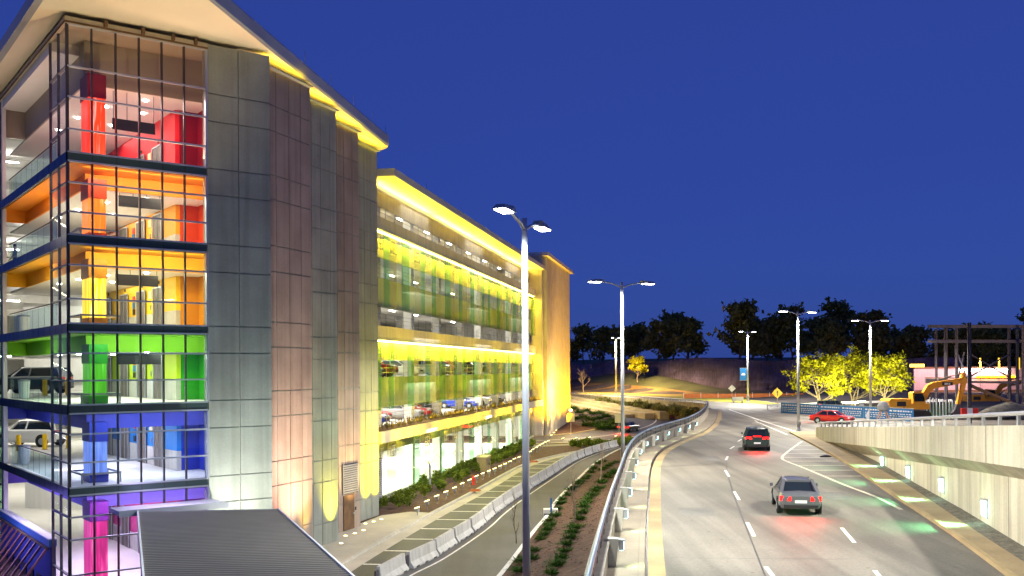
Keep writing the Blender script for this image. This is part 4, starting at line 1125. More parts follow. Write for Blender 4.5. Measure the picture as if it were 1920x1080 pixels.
# in the deck wing: nose to the screens
def wing_car(kind, pm, s, r, z, rot, label):
    t = make_car(kind, M[pm]); p = Wp(s, r, z); put(t, p, math.atan2(d_.y, d_.x) + rot, label, 'car', 'cars parked in the garage')
wz = 5.95
wing_car('sedan', 'car_blue', 9.0, 4.9, wz, R(-93), 'blue sedan nearest the concrete panels on the lowest open deck')
wing_car('sedan', 'car_red', 14.2, 6.4, wz, R(-90), 'red sedan parked nose out behind the first column of the lowest open deck')
wing_car('sedan', 'car_silver', 18.4, 4.8, wz, R(-90), 'silver sedan parked between two red cars on the lowest open deck')
wing_car('sedan', 'car_red', 22.0, 4.9, wz, R(-88), 'red sedan parked beside the big dark car on the lowest open deck')
wing_car('suv', 'car_dark', 26.2, 4.6, wz, R(180), 'large dark green car parked broadside on the lowest open deck')
wing_car('sedan', 'car_blue', 41.5, 4.9, wz, R(-90), 'blue sedan towards the middle of the lowest open deck')
wing_car('suv', 'car_white', 47.5, 4.9, wz, R(-90), 'white utility car past the middle of the lowest open deck')
wing_car('sedan', 'car_black', 56, 4.9, wz, R(-90), 'black sedan near the stair tower on the lowest open deck')
rc = random.Random(4)
for s, kd, pm in ((8,'sedan','car_black'),(11.5,'suv','car_red'),(19,'sedan','car_white'),(29,'suv','car_silver'),(36,'sedan','car_red'),(45,'suv','car_black'),(54,'sedan','car_blue')):
    wing_car(kd, pm, s, 5.0, 9.7, R(-90), {8:'black sedan at the near end of the green screened deck',11.5:'red utility car on the green screened deck, beside the black sedan',19:'white sedan on the green screened deck',29:'silver utility car on the green screened deck',36:'red sedan in the middle of the green screened deck',45:'black utility car on the green screened deck',54:'blue sedan at the far end of the green screened deck'}[s])

# yellow bollards
pb_ = None
for px, py, z, lab in ((35,845,5.44,'yellow bollard in front of the white car on the blue floor, left one'), (84,843,5.44,'yellow bollard in front of the white car on the blue floor, right one'), (128,841,5.44,'yellow bollard behind the return glass of the blue floor'),
                       (84,742,8.90,'yellow bollard beside the dark car on the green floor'), (127,741,8.90,'yellow bollard behind the return glass of the green floor')):
    p = at_z(px, py, z)
    if pb_ is None:
        pb_ = thing('bollard', (0,0,0), lab, 'bollard', 'yellow bollards on the garage floors')
        g = MB(); g.lathe([(.14,.02),(.14,.90),(.12,.96),(.05,1.0)], 12); build('post', g, M['bollard'], pb_, smooth=False)
        g = MB(); g.lathe([(.2,0),(.2,.018)], 12); build('base_plate', g, M['grey'], pb_)
        o = pb_; o.location = (p.x,p.y,z)
    else: o = dup(pb_, (p.x,p.y,z), label=lab)
# bins by the left column
for z, lab in ((5.44,'pale rubbish bin by the white corner column on the blue floor'), (8.90,'pale rubbish bin by the white corner column on the green floor'), (12.33,'tan rubbish bin by the white corner column on the yellow floor')):
    t = thing('rubbish_bin', T(.75, 13.3, z), lab, 'bin')
    g = TB(); g.lathe([(.24,z),(.30,z+.85),(.30,z+.9)], 14, (.75,13.3,0)); build('bin_body', g, M['trim'], t)
    g = TB(); g.lathe([(.32,z+.903),(.30,z+.98),(.12,z+1.02)], 14, (.75,13.3,0)); build('lid', g, M['grey'], t)

# ------------------------------------------------------------------ a person on the orange floor
def skin_mesh(name, verts, edges, rad, m, parent=None, levels=1, root=0):
    me = bpy.data.meshes.new(name); me.from_pydata(verts, edges, [])
    o = bpy.data.objects.new(name, me); COL.objects.link(o)
    sk = o.modifiers.new('skin', 'SKIN'); sk.use_smooth_shade = True
    for v, r in zip(me.skin_vertices[0].data, rad): v.radius = r if isinstance(r, tuple) else (r, r)
    me.skin_vertices[0].data[root].use_root = True
    o.modifiers.new('sub', 'SUBSURF').levels = levels; o.modifiers['sub'].render_levels = levels
    dg = bpy.context.evaluated_depsgraph_get(); ev = o.evaluated_get(dg)
    nm = bpy.data.meshes.new_from_object(ev); nm.name = name
    o.modifiers.clear(); o.data = nm; bpy.data.meshes.remove(me)
    ms = m if isinstance(m, list) else [m]
    nm.materials.clear()
    for x in ms: nm.materials.append(x)
    if parent: o.parent = parent
    return o
pp = at_y(28, 470, 58); pz_ = 16.04
per = thing('person', (pp.x, pp.y, pz_), 'person in a pale shirt and dark trousers standing behind the glass guard', 'person')
V = [(0,0,.95),(0,0,1.12),(0,0,1.32),(0,0,1.45),(0,.01,1.53),(0,.02,1.60),(0,.02,1.72),
     (.09,0,.90),(.10,.02,.50),(.10,-.02,.09),(.10,.12,.04), (-.09,0,.90),(-.10,-.02,.50),(-.10,-.06,.09),(-.10,.08,.04),
     (.19,0,1.41),(.25,.02,1.13),(.24,.16,.93),(.24,.21,.87), (-.19,0,1.41),(-.24,.03,1.13),(-.20,.22,1.00),(-.19,.28,.97)]
E = [(0,1),(1,2),(2,3),(3,4),(4,5),(5,6),(0,7),(7,8),(8,9),(9,10),(0,11),(11,12),(12,13),(13,14),(3,15),(15,16),(16,17),(17,18),(3,19),(19,20),(20,21),(21,22)]
RD = [(.16,.11),(.14,.10),(.17,.11),(.12,.09),.055,.085,.085,.09,.062,.042,(.04,.03),.09,.062,.042,(.04,.03),.058,.042,.032,.03,.058,.042,.032,.03]
for hx, hy, hz in ((.24,.21,.87), (-.19,.28,.97)):
    b = 18 if hx > 0 else 22
    for k, (dx, dz) in enumerate(((-.03,0),(-.01,-.005),(.012,-.005),(.03,0))):
        V += [(hx+dx, hy+.05, hz-.02+dz), (hx+dx, hy+.085-.006*abs(k-1), hz-.045+dz)]; E += [(b, len(V)-2), (len(V)-2, len(V)-1)]; RD += [.009, .008]
    V += [(hx+(-.045 if hx > 0 else .045), hy+.03, hz)]; E += [(b, len(V)-1)]; RD += [.010]
bo = skin_mesh('body', V, E, RD, [M['skin'], M['shirt'], M['jeans'], M['black']], per)
for p in bo.data.polygons:
    z = p.center.z; ax = abs(p.center.x)
    p.material_index = 3 if z < .10 else 2 if z < .98 and ax < .19 and not (p.center.y > .15 and z > .8) else 1 if z < 1.47 and not (z < 1.0) and not (p.center.y > .19) else 0
g = MB(); g.lathe([(.085,1.66),(.098,1.72),(.09,1.79),(.05,1.83),(.01,1.835)], 12, (0,.005,0))
hb = MB(); hb.v = g.v; hb.f = g.f; hb.mi = g.mi
me_o = build('hair', hb, M['hair'], None, smooth=True); me_o.parent = per
per.rotation_euler = (0,0,R(140))

# ------------------------------------------------------------------ jersey barriers
M['barrier'] = mat('barrier_concrete', (.50,.50,.49), .8, .10, .9, .15, 25, streak=.2, speck=.15)
def barrier_mb():
    g = MB(); prof = [(-.30,0),(-.30,.08),(-.13,.32),(-.085,.81),(.085,.81),(.13,.32),(.30,.08),(.30,0)]
    notch = [(-.30,.075),(-.30,.08),(-.13,.32),(-.085,.81),(.085,.81),(.13,.32),(.30,.08),(.30,.075)]
    xs = [(-1.68,-1.35,0),(-1.35,-.95,1),(-.95,-.2,0),(-.2,.2,1),(.2,.95,0),(.95,1.35,1),(1.35,1.68,0)]
    for a, b, k in xs:
        pr = notch if k else prof
        g.extr([(a,y,z) for y,z in pr], (b-a,0,0))
    return g
proto = None; bp = [p + Vector((-.05,0,0)) for p in offset(bz, -.35)]
items = along(bp, 3.72, .6); items = [it for it in items if 43 < it[0].y < 124]
for i, (p, t) in enumerate(items):
    hd = math.atan2(t.y, t.x) + random.uniform(-.012,.012)
    if proto is None:
        proto = thing('jersey_barrier', (0,0,0), '', 'barrier', 'concrete barriers along the lower road')
        build('barrier_body', barrier_mb(), M['barrier'], proto)
        g = MB(); g.box(-2.03,-1.684,-.04,.04,.12,.68); build('joint_hook', g, M['steelframe'], proto)
        o = proto
    else: o = dup(proto, (0,0,0))
    o.location = (p.x, p.y, G0+.012); o.rotation_euler = (0,0,hd)
    o['label'] = 'white concrete jersey barrier nearest to the camera in the line' if i == 0 else 'white concrete jersey barrier at the far end of the line' if i == len(items)-1 else 'white concrete jersey barrier within the line along the lower road'

# ------------------------------------------------------------------ landscape floodlights
def make_flood():
    t = thing('flood_light', (0,0,0), '', 'ground floodlight', 'ground floodlights in the planting bed')
    g = MB(); g.tube([(0,0,0),(0,0,.34)], .035, 6); build('stake', g, M['grey'], t)
    g = MB(); g.hexa([(-.10,-.12,.30),(.10,-.12,.30),(.10,.12,.30),(-.10,.12,.30)], [(-.17,-.2,.52),(.12,-.2,.62),(.12,.2,.62),(-.17,.2,.52)]); build('housing', g, M['grey'], t)
    g = MB(); g.hexa([(-.155,-.18,.526),(.105,-.18,.616),(.105,.18,.616),(-.155,.18,.526)], [(-.15,-.17,.56),(.10,-.17,.65),(.10,.17,.65),(-.15,.17,.56)]); build('lens', g, M['lamp_warm'], t)
    return t
fl_px = [(313,1010),(375,965),(437,932),(495,905),(550,878),(598,850),(645,828),(688,803),(728,785),(767,770),(803,755),(838,738),(870,725),(900,710),(928,693),(957,683),(1000,661),(1027,647),(1045,633),(1068,620),(1087,607),(1105,598),(1123,588),(1142,580)]
FLO = make_flood(); facang = math.atan2(m_.y, m_.x)
for i, (zx, zy) in enumerate(fl_px):
    px, py = 690 + zx/3.376, 660 + zy/3.376
    p = at_z(px, py + 9 - 6*i/24, G0+.03)
    o = FLO if i == 0 else dup(FLO, p)
    o.location = p; o.rotation_euler = (0,0,facang + PI)
    o['label'] = ('ground floodlight nearest the concrete panels in the planting bed' if i == 0 else 'ground floodlight at the far end of the row in the planting bed' if i == len(fl_px)-1 else 'small warm ground floodlight within the row along the planting bed')
    q = p + Vector((0,0,.72))
    if i % 2 == 0: light('SPOT', q, FLOOD_P, (1,.70,.012), aim=q + m_*2.5 + Vector((0,0,4.3)), size=.1, spot=66, blend=1.0)
for px, py, lab in ((1056,830,'warm ground floodlight left of the sign post by the loop ramp'), (1081,829,'warm ground floodlight between the loop ramp sign posts'), (1106,828,'warm ground floodlight in front of the loop ramp'), (1155,825,'bright warm ground floodlight by the tall lamp pole')):
    o = dup(FLO, at_z(px, py, G0+.05), facang+PI, lab); o['group'] = 'ground floodlights by the loop ramp'
# uplights at the foot of the ribbed tower
for i, (px, py) in enumerate(((1034,822),(1039,817),(1043,812.5),(1047,809))):
    o = dup(FLO, at_z(px, py+1.5, G0+.02), facang+PI, ['orange uplight at the near corner of the ribbed tower','orange uplight second from the corner of the ribbed tower','orange uplight third from the corner of the ribbed tower','orange uplight farthest along the ribbed tower'][i]); o['group'] = 'uplights of the ribbed tower'
for s in (72.6, 78, 84, 90, 96):
    q = Wp(s, -3.0 if s < 80 else -4.5, .9); q.z = h_low(q.y) + .9; light('SPOT', q, 11000, (1,.46,.0), aim=Wp(s, .6, 9.5), size=.1, spot=110, blend=1)
q = Wp(68.4, -2.6, 1.0); light('SPOT', q, 6500, (1,.46,.0), aim=Wp(71.8, 1.2, 9), size=.1, spot=80, blend=1)
# in-ground uplights by the panels
def inground():
    t = thing('inground_uplight', (0,0,0), '', 'ground uplight', 'in-ground uplights in the apron')
    g = MB(); g.lathe([(.15,0),(.15,.02),(.11,.024)], 14); build('ring', g, M['alu'], t)
    g = MB(); g.lathe([(.105,.025),(.09,.04),(.03,.045)], 12); build('lens', g, M['lamp_warm'], t)
    return t
IG = inground()
igp = [(738,908),(762,868),(811,855),(857,838),(868,803),(912,792),(952,779)]
for i, (zx, zy) in enumerate(igp):
    p = at_z(380+zx/2.843, 700+zy/2.843, G0+.102)
    o = IG if i == 0 else dup(IG, p)
    o.location = p
    o['label'] = ['in-ground uplight nearest the walkway roof on the apron','in-ground uplight left of the brown door on the apron','pale in-ground uplight right in front of the brown door','in-ground uplight right of the brown door on the apron','in-ground uplight left of three under the last concrete panel','in-ground uplight between two others under the last concrete panel','in-ground uplight at the outer edge of the last concrete panel'][i]
def wash(px_, py_, i, col, pw, z=12, spot=60, out=1.2, frac=.5):
    a, b = Vector((*FC[i][0],0)), Vector((*FC[i][1],0)); t = (b-a).normalized(); no = Vector((t.y,-t.x,0))
    f = a + (b-a)*frac; q = f + no*out + Vector((0,0,.75))
    light('SPOT', q, pw, col, aim=f + Vector((0,0,z)), size=.08, spot=spot, blend=1)  # washes on the first two panels are added, without fixtures
wash(0,0,4,(1,.74,.0),7000, 17, 80, 1.0, .8); wash(0,0,4,(1,.74,.0),3600, 13, 75, .9, .3)
wash(0,0,3,(1,.68,.26),4200, 14, 75, 1.5, .5)
wash(0,0,2,(1,.80,.05),3000, 10, 65, .75, .7); 
wash(0,0,1,(1,.20,.12),2200, 8, 50, .8, .3); wash(0,0,1,(1,.62,.05),1200, 7, 50, .8, .8); wash(0,0,1,(1,.66,.46),5600, 16, 80, 2.0, .5)
wash(0,0,0,(1,.97,.82),3600, 12, 90, 3.0, .5)
# added yellow strip lights on made-up bars under the roof edge, one along each setback
for i, pw in ((1,26),(2,28),(3,34),(4,44)):
    a = Vector((*FC[i][0],0)); b = Vector((*FC[i][1],0)); t = (b-a).normalized(); no = Vector((t.y,-t.x,0)); a = a - t*1.6
    c = (a+b)/2 + no*.30; L_ = (b-a).length
    g = MB(); p0, p1 = a + no*.06 + t*.8 + Vector((0,0,24.96)), b + no*.06 - t*.3 + Vector((0,0,24.96)); g.bar(p0 + no*.16, p1 + no*.16, .30, .06); build('added_uplight_bar', g, M['panel'], tw)
    d = bpy.data.lights.new('added_soffit_light', 'AREA'); d.energy = pw; d.color = (1,.68,.03); d.shape = 'RECTANGLE'; d.size = L_*.8; d.size_y = .12
    o = bpy.data.objects.new('added_soffit_light', d); COL.objects.link(o); o.matrix_world = Matrix(((t.x, no.x, 0, c.x),(t.y, no.y, 0, c.y),(0,0,1,25.03),(0,0,0,1))) @ Matrix.Rotation(PI,4,'X')
light('SPOT', T(2.5, -6.5, 12), 3000, (1,.70,.36), aim=T(1.5, -5.0, 26), size=.2, spot=100, blend=1)  # added fill for the roof soffit, no fixture stands here
light('SPOT', T(-6.5, 5, 4), 3600, (1,.82,.62), aim=T(-4.2, 8, 26), size=.2, spot=64, blend=1)  # added fill for the left part of the soffit
# ------------------------------------------------------------------ vegetation
def cards(g, pts, size, rnd, flat=0.0, asp=1.6):
    for p in pts:
        n = Vector((rnd.gauss(0,1), rnd.gauss(0,1), rnd.gauss(0,1)+flat)).normalized()
        a = n.orthogonal().normalized(); a = Matrix.Rotation(rnd.uniform(0,2*PI), 3, n) @ a; b = n.cross(a)
        s = size * rnd.uniform(.6, 1.3); a = a*s*asp*.5; b = b*s*.5
        g.face([p-a, p-b*.9, p+a, p+b*.9])
def bush_mesh(seed, n, rx, rz, size):
    rnd = random.Random(seed); g = MB(); pts = []
    lob = [(rnd.uniform(-.45,.45)*rx, rnd.uniform(-.45,.45)*rx, rnd.uniform(.4,.75)*rz, rnd.uniform(.4,.6)) for _ in range(6)]
    while len(pts) < n:
        l = rnd.choice(lob); d = Vector((rnd.gauss(0,1), rnd.gauss(0,1), rnd.gauss(0,1))).normalized() * rnd.uniform(.55,1.05)
        p = Vector((l[0]+d.x*rx*l[3], l[1]+d.y*rx*l[3], l[2]+d.z*rz*.42))
        if p.z > .02: pts.append(p)
    cards(g, pts, size, rnd); return g
def juniper_mesh(seed):
    rnd = random.Random(seed); g = MB()
    for k in range(100):
        a = rnd.uniform(0, 2*PI); l = rnd.uniform(.26,.54); el = rnd.uniform(.10,1.15)
        base = Vector((rnd.gauss(0,.09), rnd.gauss(0,.09), .06)); d = Vector((math.cos(a)*math.cos(el), math.sin(a)*math.cos(el), math.sin(el)*.8))
        for j in range(8):
            t = (j+1.2)/8; p = base + d*l*t + Vector((0,0,-.10*t*t))
            s = Vector((-math.sin(a), math.cos(a), rnd.uniform(-.6,.6))).normalized() * rnd.uniform(.05,.09)*(1.15-t*.6); u = d*.085
            g.face([p-s*.5, p+u*.3, p+s+u*.8, p+u]) if j % 2 else g.face([p+s*.5, p+u*.3, p-s+u*.8, p+u])
    return g
def leafy(name, mesh_o, m): pass
def protos(name, mbs, m, cat, group):
    out = []
    for i, g in enumerate(mbs):
        t = build(name, g, m, recalc=False); t['category'] = cat; t['group'] = group; t['label'] = ''; out.append(t)
    return out
def scatter(ps, places, labels, scl=(.85,1.2)):
    rnd = random.Random(11)
    for i, p in enumerate(places):
        o = ps[i] if i < len(ps) else ps[i % len(ps)].copy()
        if i >= len(ps): COL.objects.link(o)
        o.location = p; s = rnd.uniform(*scl); o.scale = (s*rnd.uniform(.9,1.15), s*rnd.uniform(.9,1.15), s*rnd.uniform(.85,1.1)); o.rotation_euler = (0,0,rnd.uniform(0,6.28))
        o['label'] = labels(i, p) if callable(labels) else labels
# junipers on the planter bed
def z4(l): return [(900+x/4.5, 840+y/4.5) for x, y in l]
row1 = z4([(335,1040),(350,960),(440,935),(455,865),(510,765),(545,730),(565,690),(595,650),(592,608),(642,570),(668,512),(678,465),(695,430),(740,395),(765,350),(800,328),(830,300),(855,280),(890,255),(915,232),(940,200),(960,170),(1000,125),(1030,110)])
row2 = z4([(600,1060),(650,990),(685,930),(715,870),(738,812),(765,760),(785,712),(815,668),(842,598),(865,548),(880,497),(900,462),(912,430),(945,398),(975,362),(1005,338)])
row3 = z4([(1025,292),(1050,275),(1070,245),(1100,220),(1130,205),(1150,190),(1030,180),(1060,165),(1085,145),(1115,125),(1150,112)])
places = []
for l, zb in ((row1, .85), (row2, 1.35), (row3, 1.5)):
    for px, py in l:
        p = at_z(px, py+3, zb)
        for _ in range(4): p = at_z(px, py+3, bed_z(p.x, p.y))
        places.append((p.x, p.y, p.z-.02))
JP = protos('juniper_shrub', [juniper_mesh(k) for k in range(4)], M['leaf_juniper'], 'shrub', 'junipers on the planter bed')
scatter(JP, places, lambda i, p: 'low spreading juniper in the kerb side row of the planter bed' if i < len(row1) else 'low spreading juniper in the inner row of the planter bed' if i < len(row1)+len(row2) else 'low spreading juniper at the far tip of the planter bed', (.92,1.25))
# shrubs on the mulch island inside the loop
isl = [at_low(px, py) for px, py in [(1075,768),(1085,776),(1100,772),(1112,778),(1125,776),(1080,788),(1094,786),(1108,790),(1122,786),(1136,784),(1146,790),(1150,797),(1130,795),(1116,799),(1100,800),(1140,802),(1128,806),(1146,806)]]
JI = protos('island_shrub', [juniper_mesh(k+20) for k in range(2)], M['leaf_juniper'], 'shrub', 'shrubs on the loop island')
scatter(JI, [(p.x,p.y,p.z-.05) for p in isl], 'dark green low shrub growing on the mulch island inside the loop ramp', (2.2,3.2))
# hedge in front of the glass screens
rnd = random.Random(3); places = []
s = .8
while s < 58:
    places.append(Wp(s, .35+rnd.uniform(-.2,.2), G0+.02))
    if rnd.random() < .75: places.append(Wp(s+.4, -.85+rnd.uniform(-.3,.3), G0+.02))
    s += 1.15
HP = protos('hedge_bush', [bush_mesh(k, 300, .55, .95, .13) for k in range(4)], M['leaf_hedge'], 'bush', 'bushes in the garage planting bed')
scatter(HP, places, lambda i, p: 'leafy green bush in the hedge below the glass screens', (.7,1.1))
# far bed
places = [at_z(px, py, G0) for px, py in [(1085,838),(1098,837),(1112,837),(1126,836),(1140,836),(1154,836),(1168,834),(1180,832)]]
scatter(protos('low_bush', [bush_mesh(40+k, 260, .9, .7, .18) for k in range(2)], M['leaf_hedge'], 'bush', 'low bushes before the loop ramp'), places, 'low green bush in the bed between the barriers and the loop ramp', (1.2,1.6))
# dark planting at the foot of the stone wall
q = [p for p in FP if 152 < p.y < 196]; places = []
for p in offset(q, -1.5):
    places.append((p.x, p.y, max(h_low(p.y), 2.6))); 
    if rnd.random() < .6: places.append((p.x-1.1, p.y+.6, max(h_low(p.y)-.2, 2.4)))
scatter(protos('foot_shrub', [bush_mesh(60+k, 240, .9, 1.3, .22) for k in range(2)], M['leaf_wood'], 'shrub', 'shrubs along the stone wall'), places, 'dark leafy shrub growing at the foot of the stone wall', (1.0,1.5))
# thin stems on the planter ledge: one mass
g = MB(); rr = random.Random(5)
for k in range(520):
    b = Wp(rr.uniform(.3,70), rr.uniform(.3,1.5), 6.04); h = rr.uniform(.15,.75)
    for j in range(3):
        e = b + Vector((rr.uniform(-.12,.12), rr.uniform(-.12,.12), h*rr.uniform(.7,1))); w_ = Vector((rr.uniform(-1,1), rr.uniform(-1,1), 0)).normalized()*.02
        g.face([b-w_, b+w_, e+w_*.4, e-w_*.4]); 
        c = (b+e)/2; g.face([c, c+Vector((.06,.02,.05)), c+Vector((.02,.0,.12))])
o = build('ledge_planting', g, M['leaf_dry'], recalc=False); tag(o, 'dry reddish stems growing in the planter ledge', 'planting', kind='stuff')
# mulch litter on the planter bed: one mass
g = MB()
for k in range(2600):
    y = rr.uniform(42, 100); x = lerp(interp(y,pY,pX)+.3, Wx(y)-.5, rr.random()); z = bed_z(x,y)
    a = rr.uniform(0,PI); l = rr.uniform(.04,.10); dx, dy = math.cos(a)*l, math.sin(a)*l
    g.face([(x-dx,y-dy,z+.05),(x+dy*.4,y-dx*.4,z+.09),(x+dx,y+dy,z+.06),(x-dy*.4,y+dx*.4,z+.08)])
o = build('mulch_chips', g, mat('bark_chip', (.16,.085,.05), .95, .4, 5), recalc=False); tag(o, 'brown bark chips scattered over the planter bed', 'bark chips', kind='stuff')

# ------------------------------------------------------------------ trees
def tree(name, H, trunk_h, spread, seed, leaf=None, n_leaf=0, lsize=.3, bark='bark', tr=.14, nb=9, up=.55, sub=4, stems=1, leaf_r=.7):
    rnd = random.Random(seed); t = thing(name, (0,0,0), '', 'tree')
    g = MB(); tips = []
    starts = [(Vector((0,0,0)), tr)] if stems == 1 else [(Vector((rnd.uniform(-.5,.5), rnd.uniform(-.5,.5), 0)), tr*.7) for _ in range(stems)]
    for st, r0 in starts:
        top = st + Vector((rnd.uniform(-.1,.1)*H, rnd.uniform(-.1,.1)*H, H*.9)) if stems == 1 else st + Vector((rnd.uniform(-.5,.5)*spread, rnd.uniform(-.5,.5)*spread, H*.85))
        tp = [lerp(st, top, k/6) + Vector((rnd.uniform(-.02,.02)*H*(k>0), rnd.uniform(-.02,.02)*H*(k>0), 0)) for k in range(7)]
        g.tube(tp, [r0*(1-.13*k) for k in range(7)], 7)
        for b in range(nb):
            f = lerp(trunk_h/H, .92, (b+rnd.random()*.6)/nb); i = min(5, int(f*6)); p0 = lerp(tp[i], tp[i+1], f*6-i)
            a = b*2.4 + rnd.uniform(-.4,.4); ln = spread*lerp(1.0,.45,(f-trunk_h/H)/(1-trunk_h/H+.01))*rnd.uniform(.75,1.1)
            d = Vector((math.cos(a), math.sin(a), up + rnd.uniform(-.15,.25))).normalized()
            p1 = p0 + d*ln*.5 + Vector((0,0,rnd.uniform(-.05,.1)*ln)); p2 = p0 + d*ln + Vector((rnd.uniform(-.1,.1)*ln, rnd.uniform(-.1,.1)*ln, .15*ln))
            rb = r0*(1-.8*f)*.45+.012; g.tube([p0,p1,p2], [rb, rb*.65, rb*.25], 5, cap=False); tips += [p2, lerp(p1,p2,.5)]
            for s_ in range(sub):
                q0 = lerp(p0, p2, rnd.uniform(.35,.9)) ; dd = (d + Vector((rnd.uniform(-.9,.9), rnd.uniform(-.9,.9), rnd.uniform(-.1,.7)))).normalized()
                q1 = q0 + dd*ln*rnd.uniform(.25,.5); g.tube([q0,q1], [rb*.4, rb*.12], 4, cap=False); tips.append(q1)
                for _ in range(2):
                    q2 = q1 + (dd + Vector((rnd.uniform(-.9,.9), rnd.uniform(-.9,.9), rnd.uniform(-.2,.8)))).normalized()*ln*.18; g.tube([lerp(q0,q1,.7),q2],[rb*.2,rb*.07],3,cap=False); tips.append(q2)
    build('trunk', g, M[bark], t, recalc=False)
    if leaf:
        g = MB(); pts = []
        for _ in range(n_leaf):
            c = rnd.choice(tips); pts.append(c + Vector((rnd.gauss(0,1), rnd.gauss(0,1), rnd.gauss(0,.75)))*leaf_r*.5)
        cards(g, pts, lsize, rnd, asp=1.4); build('crown', g, M[leaf], t, recalc=False)
    return t
def plant(t, p, label, rz=0, group=None): t.location = p; t.rotation_euler = (0,0,rz); t['label'] = label; (group and t.__setitem__('group', group))
pos = at_z(1079, 980, 1.4); plant(tree('young_tree', 3.5, 1.6, .75, 1, bark='barkpale', tr=.06, nb=9, up=1.6, sub=3), (pos.x,pos.y,bed_z(pos.x,pos.y)), 'bare young tree in the planter bed nearer the camera')
pos = at_z(1124, 903, 1.5); plant(tree('young_tree', 3.6, 1.6, .75, 2, bark='barkpale', tr=.06, nb=9, up=1.6, sub=3), (pos.x,pos.y,bed_z(pos.x,pos.y)), 'bare young tree in the planter bed farther from the camera')
pos = at_z(968, 1012, .9); plant(tree('young_tree', 3.2, .5, .6, 3, bark='bark', tr=.03, nb=8, up=1.8, sub=2), (pos.x,pos.y,G0+.2), 'thin reddish sapling just left of the nearest lamp pole')
x, y = 33.5, 262; plant(tree('yellow_tree', 7.2, 1.9, 2.5, 9, 'leaf_yellow', 1500, .42, 'barkpale', .16, 14, .45, 4), (x,y,h_up(x,y)), 'small round yellow leaved tree on the grassy bank')
x, y = 19.5, 268; plant(tree('bare_tree', 6.6, 1.5, 2.6, 14, bark='barkpale', tr=.17, nb=14, up=.9, sub=5), (x,y,h_up(x,y)), 'bare pale branched tree on the grassy bank beside the garage')
for i, (px, Y, H, sp, lab) in enumerate(((1541,150,8.6,4.2,'yellow blossoming spreading tree behind the blue fence, leftmost of three'), (1602,156,9.2,3.9,'yellow blossoming spreading tree behind the blue fence, middle of three'), (1655,150,8.2,3.6,'yellow blossoming spreading tree behind the blue fence, rightmost of three'))):
    p = at_y(px, 750, Y); t = tree('blossom_tree', H, 1.0, sp, 31+i, 'leaf_yellow', 2600, .33, 'barkpale', .17, 9, .42, 5, 3, .75)
    plant(t, (p.x, Y, h_up(p.x,Y)), lab, group='yellow blossoming trees')
for i, (x, y, ax_) in enumerate(((45.5,141.5,47.5),(50.5,142,52),(55.5,140,56.5))):  # floodlights added to brighten the blossoming trees
    p = Vector((x, y, h_up(x,y))); o = dup(FLO, p, R(-90), 'added ground floodlight at the foot of the yellow blossoming trees, ' + ['leftmost','middle','rightmost'][i], 2.0, 'added floodlights below the yellow trees')
    light('SPOT', p + Vector((0,0,1.6)), 5200, (1,.95,.45), aim=(ax_, 152, 9), size=.2, spot=120, blend=1)
# the wood on the hill
rk = lambda x: 292 if x < 20 else 292 - (x-20)*1.2 if x < 62 else 241.6
woods = [tree('wood_tree', 13+k, 2.5, 4.4, 50+k, 'leaf_wood', 1500, .85, 'bark', .25, 11, .5, 3, 1, 1.6) for k in range(4)]
rnd = random.Random(8); n = 0
def lab(i): return 'leafy dark tree in the wood above the rock face'
for k in range(64):
    x = -28 + k*3.9 + rnd.uniform(-1.5,1.5); y = rk(x) + rnd.uniform(10, 46)
    z = 10.5 if x < 20 else 11.5
    if x > 100: z = 8.0
    t = woods[k] if k < 4 else copy_tree(woods[k % 4])
    t.location = (x, y, z - 1); t.rotation_euler = (0,0,rnd.uniform(0,6.28)); s = rnd.uniform(.8,1.2); t.scale = (s,s,s*rnd.uniform(.9,1.1))
    t['label'] = lab(k); t['group'] = 'trees of the far wood'
# plateau the wood stands on, and the rock face below it
g = MB(); xs = [-60 + 5*i for i in range(80)]
g.ribbon([(x, rk(x)+2.5, (10.2 if x < 100 else 7.5) + noise.noise(Vector((x*.05,0,0)))) for x in xs], [(x, rk(x)+70, 13.5) for x in xs])
struct('wooded_hill', g, M['grass'])
g = MB(); nx, nz = 120, 12; x0, x1 = 8, 112
def rp_(i, j):
    x = lerp(x0, x1, i/nx); z = lerp(2.5, 12.4 + 1.4*noise.noise(Vector((x*.07,0,0))), j/nz)
    return (x, rk(x) + j/nz*2.0 + 1.6*noise.noise(Vector((x*.22, z*.3, 1))) + .6*noise.noise(Vector((x*.8,z*.7,2))), z)
for j in range(nz): g.ribbon([rp_(i,j) for i in range(nx+1)], [rp_(i,j+1) for i in range(nx+1)])
o = struct('rock_face', g, M['rock'])

